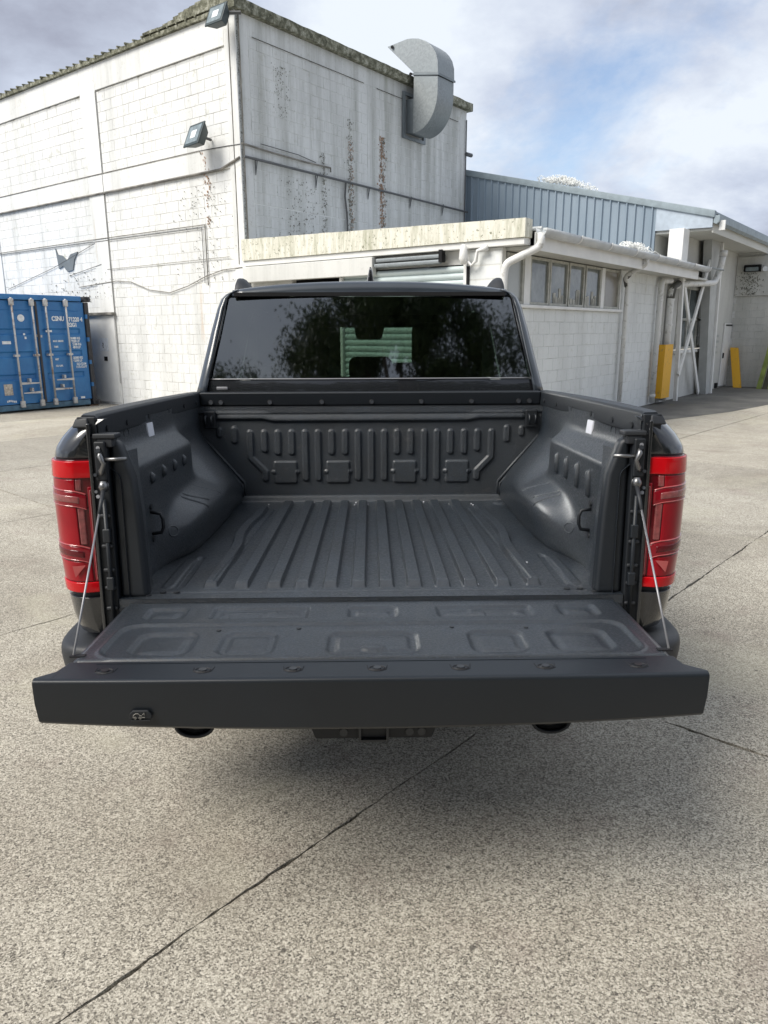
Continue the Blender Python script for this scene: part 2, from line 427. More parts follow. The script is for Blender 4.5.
class MB:
    """collects shapes; build() links them as one mesh object. Coordinates are those of `base` (subtracted)."""

    def __init__(s, base=(0, 0, 0)):
        s.v, s.f, s.base = [], [], Vector(base)

    def add(s, vs, fs):
        n = len(s.v)
        s.v += [tuple(v) for v in vs]
        s.f += [tuple(i + n for i in f) for f in fs]
        return s

    def box(s, x0, x1, y0, y1, z0, z1):
        x0, x1 = sorted((x0, x1)); y0, y1 = sorted((y0, y1)); z0, z1 = sorted((z0, z1))
        v = [(x, y, z) for x in (x0, x1) for y in (y0, y1) for z in (z0, z1)]
        return s.add(v, [(0, 1, 3, 2), (4, 6, 7, 5), (0, 4, 5, 1), (2, 3, 7, 6), (0, 2, 6, 4), (1, 5, 7, 3)])

    def hexa(s, a, b):
        """a, b: two 4-point loops"""
        return s.add(list(a) + list(b), [(3, 2, 1, 0), (4, 5, 6, 7), (0, 1, 5, 4), (1, 2, 6, 5), (2, 3, 7, 6), (3, 0, 4, 7)])

    def prism(s, poly, axis, a, b):
        """poly: 2-D loop; axis: 'x','y','z' = extrusion direction"""
        def P(p, d):
            return {'x': (d, p[0], p[1]), 'y': (p[0], d, p[1]), 'z': (p[0], p[1], d)}[axis]
        n = len(poly)
        v = [P(p, a) for p in poly] + [P(p, b) for p in poly]
        f = [tuple(range(n - 1, -1, -1)), tuple(range(n, 2 * n))] + [(i, (i + 1) % n, n + (i + 1) % n, n + i) for i in range(n)]
        return s.add(v, f)

    def tube(s, path, r, seg=8, cap=True):
        path = [Vector(p) for p in path]
        rs = r if isinstance(r, (list, tuple)) else [r] * len(path)
        rings = []
        up = Vector((0, 0, 1))
        prev = None
        for i, p in enumerate(path):
            d = (path[min(i + 1, len(path) - 1)] - path[max(i - 1, 0)]).normalized()
            if prev is None:
                a = d.cross(up)
                if a.length < 1e-3: a = d.cross(Vector((1, 0, 0)))
            else:
                a = prev - d * prev.dot(d)
            a.normalize(); prev = a
            b = d.cross(a)
            rings.append([p + rs[i] * (cos(2 * pi * k / seg) * a + sin(2 * pi * k / seg) * b) for k in range(seg)])
        v = [q for R in rings for q in R]
        f = []
        for i in range(len(path) - 1):
            for k in range(seg):
                k2 = (k + 1) % seg
                f.append((i * seg + k, i * seg + k2, (i + 1) * seg + k2, (i + 1) * seg + k))
        if cap:
            f.append(tuple(range(seg - 1, -1, -1)))
            f.append(tuple((len(path) - 1) * seg + k for k in range(seg)))
        return s.add(v, f)

    def disc(s, c, axis, r, h, seg=12, r2=None):
        c = Vector(c); d = Vector(axis).normalized()
        return s.tube([c, c + d * h], [r, r if r2 is None else r2], seg)

    def grid(s, P, closed_u=False):
        """P[i][j] points"""
        ni, nj = len(P), len(P[0])
        v = [p for row in P for p in row]
        f = [(i * nj + j, i * nj + j + 1, (i + 1) * nj + j + 1, (i + 1) * nj + j) for i in range(ni - 1) for j in range(nj - 1)]
        return s.add(v, f)

    def flip(s):
        s.f = [tuple(reversed(f)) for f in s.f]; return s

    def build(s, name, mat, parent=None, smooth=False, bevel=0.0, segs=2, kind=None, label=None, solid=0.0, subd=0, fix=False):
        me = bpy.data.meshes.new(name)
        bx, by, bz = s.base
        me.from_pydata([(x - bx, y - by, z - bz) for x, y, z in s.v], [], s.f)
        if fix:
            import bmesh
            bm = bmesh.new(); bm.from_mesh(me); bmesh.ops.recalc_face_normals(bm, faces=bm.faces); bm.to_mesh(me); bm.free()
        me.materials.append(M[mat] if isinstance(mat, str) else mat)
        me.update()
        if smooth:
            me.polygons.foreach_set('use_smooth', [True] * len(me.polygons))
        o = bpy.data.objects.new(name, me)
        link(o, parent)
        if subd:
            m = o.modifiers.new('subd', 'SUBSURF'); m.levels = subd; m.render_levels = subd
        if solid:
            m = o.modifiers.new('solid', 'SOLIDIFY'); m.thickness = solid; m.offset = -1
        if bevel:
            m = o.modifiers.new('bevel', 'BEVEL'); m.width = bevel; m.segments = segs; m.limit_method = 'ANGLE'; m.angle_limit = radians(35)
            me.polygons.foreach_set('use_smooth', [True] * len(me.polygons))
            wnm = o.modifiers.new('wn', 'WEIGHTED_NORMAL'); wnm.keep_sharp = True
        if kind: o['kind'] = kind
        if label: o['label'] = label
        return o


def np_grid(name, X, Y, Z, mat, parent, flip=False, smooth=True):
    """numpy grid -> one smooth sheet"""
    ni, nj = X.shape
    co = np.stack([X, Y, Z], -1).reshape(-1, 3).astype(np.float32)
    i, j = np.meshgrid(np.arange(ni - 1), np.arange(nj - 1), indexing='ij')
    a = (i * nj + j).ravel()
    q = np.stack([a, a + nj, a + nj + 1, a + 1], -1)
    if flip: q = q[:, ::-1]
    me = bpy.data.meshes.new(name)
    me.vertices.add(len(co)); me.vertices.foreach_set('co', co.ravel())
    me.loops.add(q.size); me.loops.foreach_set('vertex_index', q.ravel().astype(np.int32))
    me.polygons.add(len(q)); me.polygons.foreach_set('loop_start', np.arange(0, q.size, 4, dtype=np.int32))
    me.polygons.foreach_set('use_smooth', np.full(len(q), smooth))
    me.update(calc_edges=True); me.validate()
    me.materials.append(M[mat])
    o = bpy.data.objects.new(name, me)
    return link(o, parent)


def empty(name, loc=(0, 0, 0), rz=0.0, parent=None):
    o = bpy.data.objects.new(name, None); o.location = loc; o.rotation_euler = (0, 0, rz)
    o.empty_display_size = 0.3
    return link(o, parent)


def inst(name, me, parent, loc, rot=(0, 0, 0), scale=(1, 1, 1)):
    o = bpy.data.objects.new(name, me); link(o, parent)
    o.location = loc; o.rotation_euler = rot; o.scale = scale
    return o


def rrect(x, y, cx, cy, hx, hy, r):
    """signed distance to a rounded rectangle (numpy)"""
    qx = np.abs(x - cx) - hx + r; qy = np.abs(y - cy) - hy + r
    return np.hypot(np.maximum(qx, 0), np.maximum(qy, 0)) + np.minimum(np.maximum(qx, qy), 0) - r


def sstep(a, b, x):
    t_ = np.clip((x - a) / (b - a), 0, 1); return t_ * t_ * (3 - 2 * t_)


def seg_dist(x, y, ax, ay, bx, by):
    dx, dy = bx - ax, by - ay
    t_ = np.clip(((x - ax) * dx + (y - ay) * dy) / (dx * dx + dy * dy + 1e-12), 0, 1)
    return np.hypot(x - ax - t_ * dx, y - ay - t_ * dy)


def text_part(body, size, mat, parent, origin, xdir, name='lettering', extrude=0.002, align='LEFT', label=None, sx=0.80):
    cu = bpy.data.curves.new('text', 'FONT'); cu.body = body; cu.size = size; cu.extrude = extrude; cu.align_x = align
    cu.offset = 0.004 * size / 0.1
    tmp = bpy.data.objects.new('text', cu); COL.objects.link(tmp)
    dg = bpy.context.evaluated_depsgraph_get(); dg.update()
    me = bpy.data.meshes.new_from_object(tmp.evaluated_get(dg))
    bpy.data.objects.remove(tmp); me.materials.clear(); me.materials.append(M[mat])
    x = Vector(xdir).normalized(); z = Vector((0, 0, 1)); n = x.cross(z)
    mt = Matrix(((x.x, z.x, n.x, origin[0]), (x.y, z.y, n.y, origin[1]), (x.z, z.z, n.z, origin[2]), (0, 0, 0, 1)))
    me.transform(mt @ Matrix.Diagonal((sx, 1, 1, 1)))
    o = bpy.data.objects.new(name, me); link(o, parent)
    if label: o['label'] = label
    return o


# building frame: local x = u (away to the right), local y = v (away to the left)
BR = radians(52.5)
UX, VX = Vector((cos(BR), sin(BR), 0)), Vector((-sin(BR), cos(BR), 0))
def W(u, v, z=0.0): return UX * u + VX * v + Vector((0, 0, z))


# ------------------------------------------------------------------ ground
gm = MB()
S = 900
gm.add([(-S, -S, -0.035), (S, -S, -0.035), (S, S, -0.035), (-S, S, -0.035)], [(0, 1, 2, 3)])
ground = gm.build('ground', 'joint'); tag(ground, kind='structure')
GA = BR - radians(4.6)
gx, gy = Vector((cos(GA), sin(GA), 0)), Vector((-sin(GA), cos(GA), 0))
# joint positions measured along the two slab directions
_u0 = W(3.1, 1.35); a0, b0 = _u0.dot(gx), _u0.dot(gy)
def jag(pa, pb, n, amp, seed, inset):
    """an edge with small chips, pulled in by inset"""
    out = []
    d = (pb - pa); L = d.length; nrm = Vector((-d.y, d.x, 0)).normalized()
    for i in range(n):
        t_ = i / n
        p = pa + d * t_
        k = mnoise.noise(Vector((p.x * 5, p.y * 5, seed))) * amp + mnoise.noise(Vector((p.x * 19, p.y * 19, seed))) * amp * 0.8 + mnoise.noise(Vector((p.x * 60, p.y * 60, seed))) * amp * 0.5
        out.append(p + nrm * (inset + k * (1 if 0 < i else 0)))
    return out
for i in range(-4, 6):
    for j in range(-7, 14):
        A0 = a0 + i * 6.7; A1 = a0 + (i + 1) * 6.7
        B0 = b0 + j * 2.62; B1 = b0 + (j + 1) * 2.62
        cen = gx * (A0 + A1) / 2 + gy * (B0 + B1) / 2
        if cen.length > 32 or (cen.y < -14): continue
        near = cen.length < 9
        cs = [gx * A0 + gy * B0, gx * A1 + gy * B0, gx * A1 + gy * B1, gx * A0 + gy * B1]
        n = 220 if near else 8
        amp = 0.009 if near else 0.002
        top = []
        for k in range(4):
            top += jag(cs[k], cs[(k + 1) % 4], n, amp, k * 3.1, 0.0050 if near else 0.008)
        m = MB(cen)
        N = len(top)
        m.add([(p.x, p.y, 0) for p in top] + [(p.x, p.y, -0.03) for p in top],
              [tuple(range(N))] + [(k, N + k, N + (k + 1) % N, (k + 1) % N) for k in range(N)])
        o = m.build('slab', 'concrete', ground)
        o.location = cen
# beyond the slabs the yard is one sheet
far = MB(); 
ring = [Vector((cos(a) * 29, sin(a) * 29, -0.012)) for a in [2 * pi * k / 48 for k in range(48)]]
out_ = [Vector((cos(a) * 850, sin(a) * 850, -0.012)) for a in [2 * pi * k / 48 for k in range(48)]]
far.add(ring + out_, [(k, 48 + k, 48 + (k + 1) % 48, (k + 1) % 48) for k in range(48)])
tag(far.build('outer_yard', 'concrete'), kind='structure')
# darker asphalt apron by the sheds
ap = MB()
edge = [W(11.6, 5.5), W(13.6, 4.4), W(16.5, 3.55), W(19.0, 3.15), W(22.2, 2.6), W(30, 1.4), W(30, -14), W(60, -14), W(60, 9), W(9.5, 9)]
ap.add([(p.x, p.y, 0.004) for p in edge], [tuple(range(len(edge)))])
tag(ap.build('asphalt_apron', 'asphalt'), kind='structure')


# ------------------------------------------------------------------ shared block mesh (unit: length 0.39 x height 0.19)
def block_mesh(mat, L=0.39, Hh=0.19, ch=0.003, d=0.007):
    """front looks along -y; origin at the bottom-left-back"""
    v = [(0, 0, 0), (L, 0, 0), (L, 0, Hh), (0, 0, Hh), (0, -d + ch, 0), (L, -d + ch, 0), (L, -d + ch, Hh), (0, -d + ch, Hh),
         (ch, -d, ch), (L - ch, -d, ch), (L - ch, -d, Hh - ch), (ch, -d, Hh - ch)]
    f = [(8, 9, 10, 11), (4, 5, 9, 8), (5, 6, 10, 9), (6, 7, 11, 10), (7, 4, 8, 11), (0, 1, 5, 4), (1, 2, 6, 5), (2, 3, 7, 6), (3, 0, 4, 7)]
    me = bpy.data.meshes.new('block'); me.from_pydata(v, [], f); me.materials.append(M[mat]); me.update()
    return me


def course_blocks(a0, a1, z0, z1, pitch=0.40, course=0.20, holes=()):
    """running bond inside a rectangle -> (start, z, length)"""
    out = []
    r = 0; z = z0
    while z < z1 - 0.05:
        h = min(course, z1 - z) - 0.008
        a = a0 - (pitch / 2 if r % 2 else 0)
        while a < a1 - 0.02:
            s0, s1 = max(a, a0), min(a + pitch, a1)
            ok = s1 - s0 > 0.06
            for (h0, h1, k0, k1) in holes:
                if s1 > h0 + 0.01 and s0 < h1 - 0.01 and z + h > k0 + 0.01 and z < k1 - 0.01:
                    if s0 < h0 - 0.06: s1 = h0
                    elif s1 > h1 + 0.06: s0 = h1
                    else: ok = False
            if ok: out.append((s0 + 0.004, z + 0.004, s1 - s0 - 0.008, h))
            a += pitch
        z += course; r += 1
    return out


def lay_blocks(blocks, me, mat, parent, place, base, limit=300, camd=None):
    """place(start, length) -> (location at start, rotz, direction sign). nearest `limit` blocks are objects, the rest one mesh"""
    bl = sorted(blocks, key=lambda b: camd(b)) if camd else blocks
    for b in bl[:limit]:
        loc, rz = place(b)
        inst('block', me, parent, Vector(loc) - Vector(base), (0, 0, rz), (b[2] / 0.39, random.uniform(0.93, 1.07), b[3] / 0.19))
    rest = bl[limit:]
    if rest:
        m = MB(base)
        vv = [Vector(v.co) for v in me.vertices]; ff = [tuple(p.vertices) for p in me.polygons]
        for b in rest:
            loc, rz = place(b)
            R = Matrix.Rotation(rz, 3, 'Z')
            sc = (b[2] / 0.39, 1, b[3] / 0.19)
            m.add([Vector(loc) + R @ Vector((v.x * sc[0], v.y * sc[1], v.z * sc[2])) for v in vv], ff)
        o = m.build('blockwork', mat, parent, kind='stuff')


# ------------------------------------------------------------------ tall block workshop
CU, CV, TOP = 9.90, 10.86, 7.12          # corner of the building in the u/v frame
wb = (CU, CV, 0)
shop = empty('block_workshop', W(CU, CV, 0), BR)
tag(shop, 'tall weathered white block workshop with a steel duct bent over its roof edge', 'building')
VE, UE = 24.0, 17.72
m = MB(wb); m.box(CU + 0.03, UE, CV + 0.03, VE, 0, TOP); m.build('core_wall', 'mortar', shop)
m = MB(wb); m.box(CU + 0.03, UE, CV + 0.021, CV + 0.0295, 0, TOP - 0.01); m.build('side_wall_mortar', 'mortar_side', shop)
# concrete frame of the left face (columns and beams, 12 mm proud of the blocks)
def fbox(v0, v1, z0, z1, name='beam', mat='render', pr=0.0):
    q = MB(wb); q.box(CU - pr, CU + 0.031, v0, v1, z0, z1); return q.build(name, mat, shop, bevel=0.006, segs=1)
cols = [(CV, 11.16), (15.28, 15.86), (20.2, 20.7)]
for a, b in cols: fbox(a, b, 0, TOP - 0.001, 'column')
bays = [(11.16, 15.28), (15.86, 20.2), (20.7, 23.98)]
for a, b in bays:
    fbox(a + 0.002, b - 0.002, 6.62, TOP - 0.002)
    fbox(a + 0.002, b - 0.002, 4.60, 4.98)
me_b = block_mesh('block')
camp = Vector((0, 0, CAM_H))
blocks = []
for a, b in bays:
    blocks += course_blocks(a + 0.01, b - 0.01, 4.99, 6.61) + course_blocks(a + 0.01, b - 0.01, 0.0, 4.59)
def place_left(b):      # the face looks towards -u; block runs along +v reversed
    return (CU + 0.031, b[0] + b[2], b[1]), -pi / 2
def cd_left(b):
    if b[0] > 20.0 or (b[1] < 2.2 and b[0] < 13.6): return 999
    return (W(CU, b[0], b[1]) - camp).length
lay_blocks(blocks, me_b, 'block', shop, place_left, wb, 300, cd_left)
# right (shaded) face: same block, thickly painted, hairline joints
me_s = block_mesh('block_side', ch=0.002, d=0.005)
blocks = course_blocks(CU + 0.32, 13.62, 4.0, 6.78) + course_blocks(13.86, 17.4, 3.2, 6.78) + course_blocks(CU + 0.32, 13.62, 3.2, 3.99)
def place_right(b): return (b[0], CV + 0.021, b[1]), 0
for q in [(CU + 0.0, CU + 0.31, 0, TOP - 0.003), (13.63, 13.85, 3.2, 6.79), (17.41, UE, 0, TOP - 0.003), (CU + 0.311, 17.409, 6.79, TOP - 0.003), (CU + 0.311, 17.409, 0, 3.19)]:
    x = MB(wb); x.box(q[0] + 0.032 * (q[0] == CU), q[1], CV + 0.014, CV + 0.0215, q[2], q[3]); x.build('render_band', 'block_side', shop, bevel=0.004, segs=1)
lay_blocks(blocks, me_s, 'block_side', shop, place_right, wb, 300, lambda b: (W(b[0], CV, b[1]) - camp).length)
# roof edge
q = MB(wb)
n = 60
for k in range(n):
    u0, u1 = CU - 0.08 + (UE + 0.12 - CU + 0.08) * k / n, CU - 0.08 + (UE + 0.12 - CU + 0.08) * (k + 1) / n
    h0 = TOP + 0.175 + 0.018 * mnoise.noise(Vector((u0 * 3, 1, 0))); h1 = TOP + 0.175 + 0.018 * mnoise.noise(Vector((u1 * 3, 1, 0)))
    q.hexa([(u0, CV - 0.10, TOP), (u1, CV - 0.10, TOP), (u1, CV + 0.28, TOP), (u0, CV + 0.28, TOP)],
           [(u0, CV - 0.10, h0), (u1, CV - 0.10, h1), (u1, CV + 0.28, h1 + .03), (u0, CV + 0.28, h0 + .03)])
q.build('parapet_cap', 'lichen', shop)
q = MB(wb); q.box(CU - 0.06, CU + 0.3, CV + 0.281, VE, TOP, TOP + 0.07); q.build('eaves_board', 'lichen', shop, label='dark eaves board on the left wall')
q = MB(wb)   # roof rises behind the front corner
q.hexa([(CU + 0.31, CV + 0.3, TOP), (UE, CV + 0.3, TOP), (UE, VE, TOP), (CU + 0.31, VE, TOP)],
       [(CU + 0.31, CV + 0.3, TOP + .22), (UE, CV + 0.3, TOP + .22), (UE, VE, TOP + .16), (CU + 0.31, VE, TOP + .16)])
q.build('roof', 'roof_sheet', shop)
tm = MB(); tm.tube([(0, 0, 0), (0.30, 0, 0.045)], 0.055, 7); tmo = None
for k in range(40):       # the ends of the roof ribs along the left eaves
    v = CV + 0.95 + k * 0.27
    x = MB(wb); r_ = 0.018 + 0.01 * random.random()
    x.tube([(CU - 0.09, v, TOP + 0.085), (CU + 0.25, v, TOP + 0.14)], r_, 6)
    x.build('roof_rib', 'lichen', shop)
q = MB(wb)  # lump of old mortar and moss near the corner
for k in range(14):
    v0 = CV + 0.3 + k * 0.16
    h = 0.17 * math.exp(-((k - 1.5) / 5.5) ** 2)
    q.box(CU - 0.07, CU + 0.35, v0, v0 + 0.165, TOP + 0.10, TOP + 0.12 + h + 0.03 * random.random())
q.build('corner_flashing', 'lichen', shop)
# grooves, cables, conduit on the left face
def lcable(pts, r, mat, name='wall_cable'):
    q = MB(wb); r *= 0.55; q.tube([(CU - r * .6, v, z) for v, z in pts], r, 6); return q.build(name, mat, shop)
lcable([(20.3, 4.98), (15.6, 4.995), (12.0, 5.0), (11.95, 4.93)], 0.018, 'cable_grey')
lcable([(12.0, 5.0), (11.3, 4.98), (10.86, 4.96)], 0.014, 'cable')
lcable([(20.4, 4.60)] + [(20.4 - k * 0.5, 4.60 + 0.012 * mnoise.noise(Vector((k, 0, 0)))) for k in range(1, 19)] + [(10.87, 4.74)], 0.042, 'cable_grey', 'grimy_conduit')
lcable([(20.3, 3.66), (15.5, 3.68), (11.96, 3.68)], 0.017, 'cable_grey')
lcable([(20.3, 3.62), (15.5, 3.63), (12.06, 3.63)], 0.012, 'cable')
lcable([(11.96, 3.68), (11.96, 2.55)], 0.020, 'cable_grey')
lcable([(12.06, 3.63), (12.06, 2.6)], 0.012, 'cable')
lcable([(16.6, 2.68), (15.1, 2.76), (14.55, 2.72), (13.9, 2.53), (13.2, 2.45), (12.6, 2.56), (12.0, 2.73), (11.5, 2.82), (10.95, 2.84)], 0.016, 'cable_grey', 'sagging_cable')
lcable([(17.0, 2.95), (15.62, 3.14)], 0.011, 'cable')
lcable([(20.0, 2.75), (17.6, 3.18), (15.8, 3.60)], 0.011, 'cable')
lcable([(11.3, 3.05), (15.4, 3.02)], 0.010, 'cable_grey')
lcable([(11.25, 6.60), (15.2, 6.60)], 0.009, 'crack', 'panel_crack')
lcable([(15.9, 6.60), (20.1, 6.60)], 0.009, 'crack', 'panel_crack')
lcable([(15.275, 0.5), (15.275, 6.6)], 0.008, 'crack', 'panel_crack')
lcable([(11.02, 7.0), (11.02, 3.9), (11.03, 2.9)], 0.016, 'cable_grey', 'corner_conduit')
q = MB(wb)     # grey patch of bare wall, wing shaped
q.prism([(17.50, 3.60), (17.42, 3.46), (17.22, 3.42), (17.03, 3.30), (16.86, 3.43), (16.55, 3.47), (16.72, 3.30), (16.82, 3.08), (17.06, 3.05), (17.22, 3.19), (17.42, 3.13)], 'x', CU - 0.004, CU + 0.02)
q.build('bare_patch', 'galv_dark', shop, label='grey wing-shaped bare patch on the white wall')
# steel door and hatch low on the left face, next to the container
q = MB(wb); q.box(CU - 0.02, CU + 0.02, 15.30, 16.45, 0.05, 2.02); door = q.build('door', 'white_paint', shop, bevel=0.006, segs=1)
q = MB(wb); q.box(CU - 0.10, CU, 15.25, 16.55, 2.04, 2.09); q.build('door_hood', 'cable_grey', door)
q = MB(wb); q.box(CU - 0.024, CU - 0.019, 15.60, 15.95, 1.22, 1.52); sg = q.build('notice', 'decal', door)
q = MB(wb); q.box(CU - 0.027, CU - 0.0235, 15.68, 15.82, 1.00, 1.10); q.build('notice', 'cabin', door)
text_part('?', 0.16, 'cabin', door, Vector((CU - 0.0245, 15.84, 1.30)) - Vector(wb), (0, -1, 0), 'lettering')
# flaking, mould and rust: many small raised flakes, gathered in vertical runs on both faces
def flakes(name, mat, face, a, z0, z1, wd, n, seed, smin=0.012, smax=0.045):
    rnd = random.Random(seed); q = MB(wb)
    for _ in range(n):
        z = z0 + (z1 - z0) * rnd.random() ** 0.9
        aa = a + rnd.gauss(0, wd)
        s1, s2 = rnd.uniform(smin, smax), rnd.uniform(smin, smax * 1.6)
        k = rnd.randint(5, 7); poly = []
        for i in range(k):
            an = 2 * pi * i / k; rr = rnd.uniform(0.5, 1.0)
            poly.append((aa + s1 * rr * cos(an), z + s2 * rr * sin(an)))
        if face == 'R': q.prism(poly, 'y', CV - 0.0045, CV + 0.004)
        else: q.prism(poly, 'x', CU - 0.0045 + rnd.random() * .001, CU + 0.013)
    return q.build(name, mat, shop, kind='stuff')
flakes('rust_flakes', 'flake', 'R', 14.12, 3.5, 5.85, 0.055, 330, 1, 0.004, 0.022)
flakes('mould_spots', 'black_flake', 'R', 14.18, 3.5, 5.85, 0.05, 150, 2, 0.004, 0.016)
flakes('mould_spots', 'black_flake', 'R', 13.02, 3.5, 6.0, 0.06, 220, 3, 0.004, 0.018)
flakes('rust_flakes', 'flake', 'R', 13.05, 3.7, 5.6, 0.05, 110, 31, 0.004, 0.016)
flakes('mould_spots', 'black_flake', 'R', 12.15, 3.5, 5.2, 0.05, 150, 4, 0.004, 0.014)
flakes('mould_spots', 'black_flake', 'R', 11.45, 3.5, 4.6, 0.30, 150, 5, 0.004, 0.013)
flakes('mould_spots', 'black_flake', 'R', 11.0, 5.6, 6.5, 0.12, 110, 6, 0.003, 0.010)
flakes('mould_spots', 'black_flake', 'R', CU + 0.05, 3.0, 7.1, 0.012, 200, 7, 0.003, 0.010)
flakes('mould_spots', 'black_flake', 'L', 12.0, 2.6, 4.4, 0.45, 150, 8, 0.003, 0.011)
flakes('mould_spots', 'black_flake', 'L', 16.6, 2.3, 3.0, 0.9, 90, 9, 0.004, 0.016)
flakes('rust_flakes', 'flake', 'L', 11.85, 3.6, 5.0, 0.05, 45, 10, 0.006, 0.02)
# shaded face: conduit, brackets, hanging cable
def rcable(pts, r, mat, name='wall_cable', off=0.03):
    q = MB(wb); r *= 0.75; q.tube([(u, CV - off * .7, z) for u, z in pts], r, 6); return q.build(name, mat, shop)
rcable([(9.95, 4.76), (UE + 0.05, 4.70)], 0.032, 'dark_pipe', 'long_conduit', 0.06)
for u in (10.25, 11.9, 13.6, 15.2, 16.6):
    q = MB(wb); q.tube([(u, CV - 0.06, 4.74), (u, CV - 0.01, 4.74), (u, CV - 0.01, 4.50), (u, CV - 0.06, 4.73)], 0.012, 5); q.build('conduit_bracket', 'dark_pipe', shop)
rcable([(12.82, 4.74), (12.78, 4.45), (12.84, 4.1), (12.86, 3.55)], 0.028, 'cable', 'drop_cable', 0.05)
rcable([(9.93, 4.98), (10.6, 4.95), (11.6, 4.93), (12.35, 4.94), (12.35, 4.86)], 0.024, 'cable_grey', 'wall_cable', 0.03)
rcable([(10.4, 5.05), (11.4, 5.03), (11.9, 4.97)], 0.010, 'cable')
rcable([(10.3, 6.79), (13.5, 6.79)], 0.008, 'crack', 'panel_crack', 0.004)
rcable([(13.95, 6.79), (17.3, 6.79)], 0.008, 'crack', 'panel_crack', 0.004)
rcable([(9.98, 7.05), (9.98, 3.2)], 0.018, 'cable_grey', 'corner_conduit', 0.02)
rcable([(UE - 0.05, 3.0), (UE - 0.05, 6.9)], 0.022, 'dark_pipe', 'corner_conduit', 0.03)
q = MB(wb); q.tube([(UE - 0.05, CV - 0.03, 6.1), (UE + 0.18, CV - 0.05, 6.1)], 0.05, 7); q.build('vent_stub', 'dark_pipe', shop)
# swan-neck duct
du0, du1 = 15.0, 15.66
duct = empty('exhaust_duct', Vector((15.3, CV, 6.0)) - Vector(wb), 0, shop)
db = (15.3, CV, 6.0)
def arc(cx, cz, r, a0, a1, n):
    return [(cx + r * cos(radians(a0 + (a1 - a0) * k / n)), cz + r * sin(radians(a0 + (a1 - a0) * k / n))) for k in range(n + 1)]
# lower elbow profile in (v,z): out of the wall, sweeping up
low = [(10.64, 6.06)] + [(10.62 + .65 * cos(radians(a_)), 6.82 + .76 * sin(radians(a_))) for a_ in range(268, 179, -8)] + [(9.97, 7.13), (10.62, 7.26)]
q = MB(db); q.prism(low, 'x', du0, du1); q.build('duct_elbow', 'galv', duct, bevel=0.006, segs=1, fix=True)
up = [(10.61, 7.30)] + [(9.96, 7.18)] + [(9.97, 7.42), (10.02, 7.58), (10.10, 7.70), (10.20, 7.80), (10.33, 7.89), (10.50, 7.965), (10.66, 8.0), (10.80, 8.02)] + [(11.36, 7.975)]
q = MB(db); q.prism(up, 'x', du0 - 0.01, du1 + 0.01); q.build('duct_hood', 'galv', duct, bevel=0.006, segs=1, fix=True)
q = MB(db); q.hexa([(du0 - .025, 9.94, 7.135), (du1 + .025, 9.94, 7.135), (du1 + .025, 10.66, 7.265), (du0 - .025, 10.66, 7.265)],
                   [(du0 - .025, 9.94, 7.175), (du1 + .025, 9.94, 7.175), (du1 + .025, 10.66, 7.305), (du0 - .025, 10.66, 7.305)])
q.build('duct_flange', 'galv_dark', duct)
q = MB(db); q.box(du0 + .05, du1 - .05, 10.64, CV - 0.002, 6.10, 6.80); q.build('duct_throat', 'galv_dark', duct)
q = MB(db); q.box(du0 - .12, du1 + .12, CV - 0.05, CV - 0.003, 5.98, 6.05)
q.box(du0 - .12, du0 - .04, CV - 0.05, CV - 0.003, 6.05, 6.88); q.box(du1 + .04, du1 + .12, CV - 0.05, CV - 0.003, 6.05, 6.88); q.box(du0 - .12, du1 + .12, CV - 0.05, CV - 0.003, 6.88, 6.95)
q.build('duct_wall_frame', 'galv_dark', duct)
for p in ((du0 - .03, 11.2, 7.93), (du0 - 0.03, 10.68, 7.28)):
    q = MB(db); q.disc(p, (-1, 0, 0), 0.035, 0.02, 8); q.build('bolt', 'cabin', duct)
# flood lamps
def flood(base, aim_yaw, pitch, size, lbl):
    r = empty('flood_lamp', Vector(base) - Vector(wb), 0, shop); r['label'] = lbl
    h = empty('tmp')
    R = Matrix.Rotation(aim_yaw, 4, 'Z') @ Matrix.Rotation(pitch, 4, 'X')
    def tr(mb):
        mb.v = [tuple(R @ Vector(v)) for v in mb.v]; return mb
    bpy.data.objects.remove(h)
    s = size
    q = MB()
    q.hexa([(-s, 0.0, -s * .8), (s, 0.0, -s * .8), (s, 0.0, s * .8), (-s, 0.0, s * .8)], [(-s * .6, 0.16, -s * .5), (s * .6, 0.16, -s * .5), (s * .6, 0.16, s * .5), (-s * .6, 0.16, s * .5)])
    q.box(-s * 1.05, s * 1.05, -0.03, 0.0, -s * .87, s * .87)
    tr(q).build('lamp_housing', 'lamp_body', r, bevel=0.008, segs=1)
    q = MB(); q.box(-s * .86, s * .86, -0.034, -0.031, -s * .68, s * .68); tr(q).build('lamp_glass', 'lamp_glass', r)
    q = MB(); q.box(-s * .35, s * .35, -0.037, -0.0345, -s * .3, s * .3); tr(q).build('reflector', 'decal', r)
    return r
f1 = flood((CU - 0.36, 11.66, 5.16), -pi / 2 - 0.15, radians(-24), 0.25, 'flood lamp halfway up the left wall')
q = MB(); q.tube([(0.0, 0.0, 0.05), (0.20, 0, 0.0), (0.36, -0.02, -0.02)], 0.025, 6); q.build('bracket', 'cable', f1)
f2 = flood((CU - 0.34, 10.92, 6.94), -pi / 2 + 0.0, radians(-24), 0.21, 'flood lamp at the top corner of the roof')
q = MB(); q.tube([(0.0, 0.05, 0.0), (0.15, -0.12, 0.05), (0.3, -0.28, 0.06)], 0.03, 6); q.build('bracket', 'cable', f2)


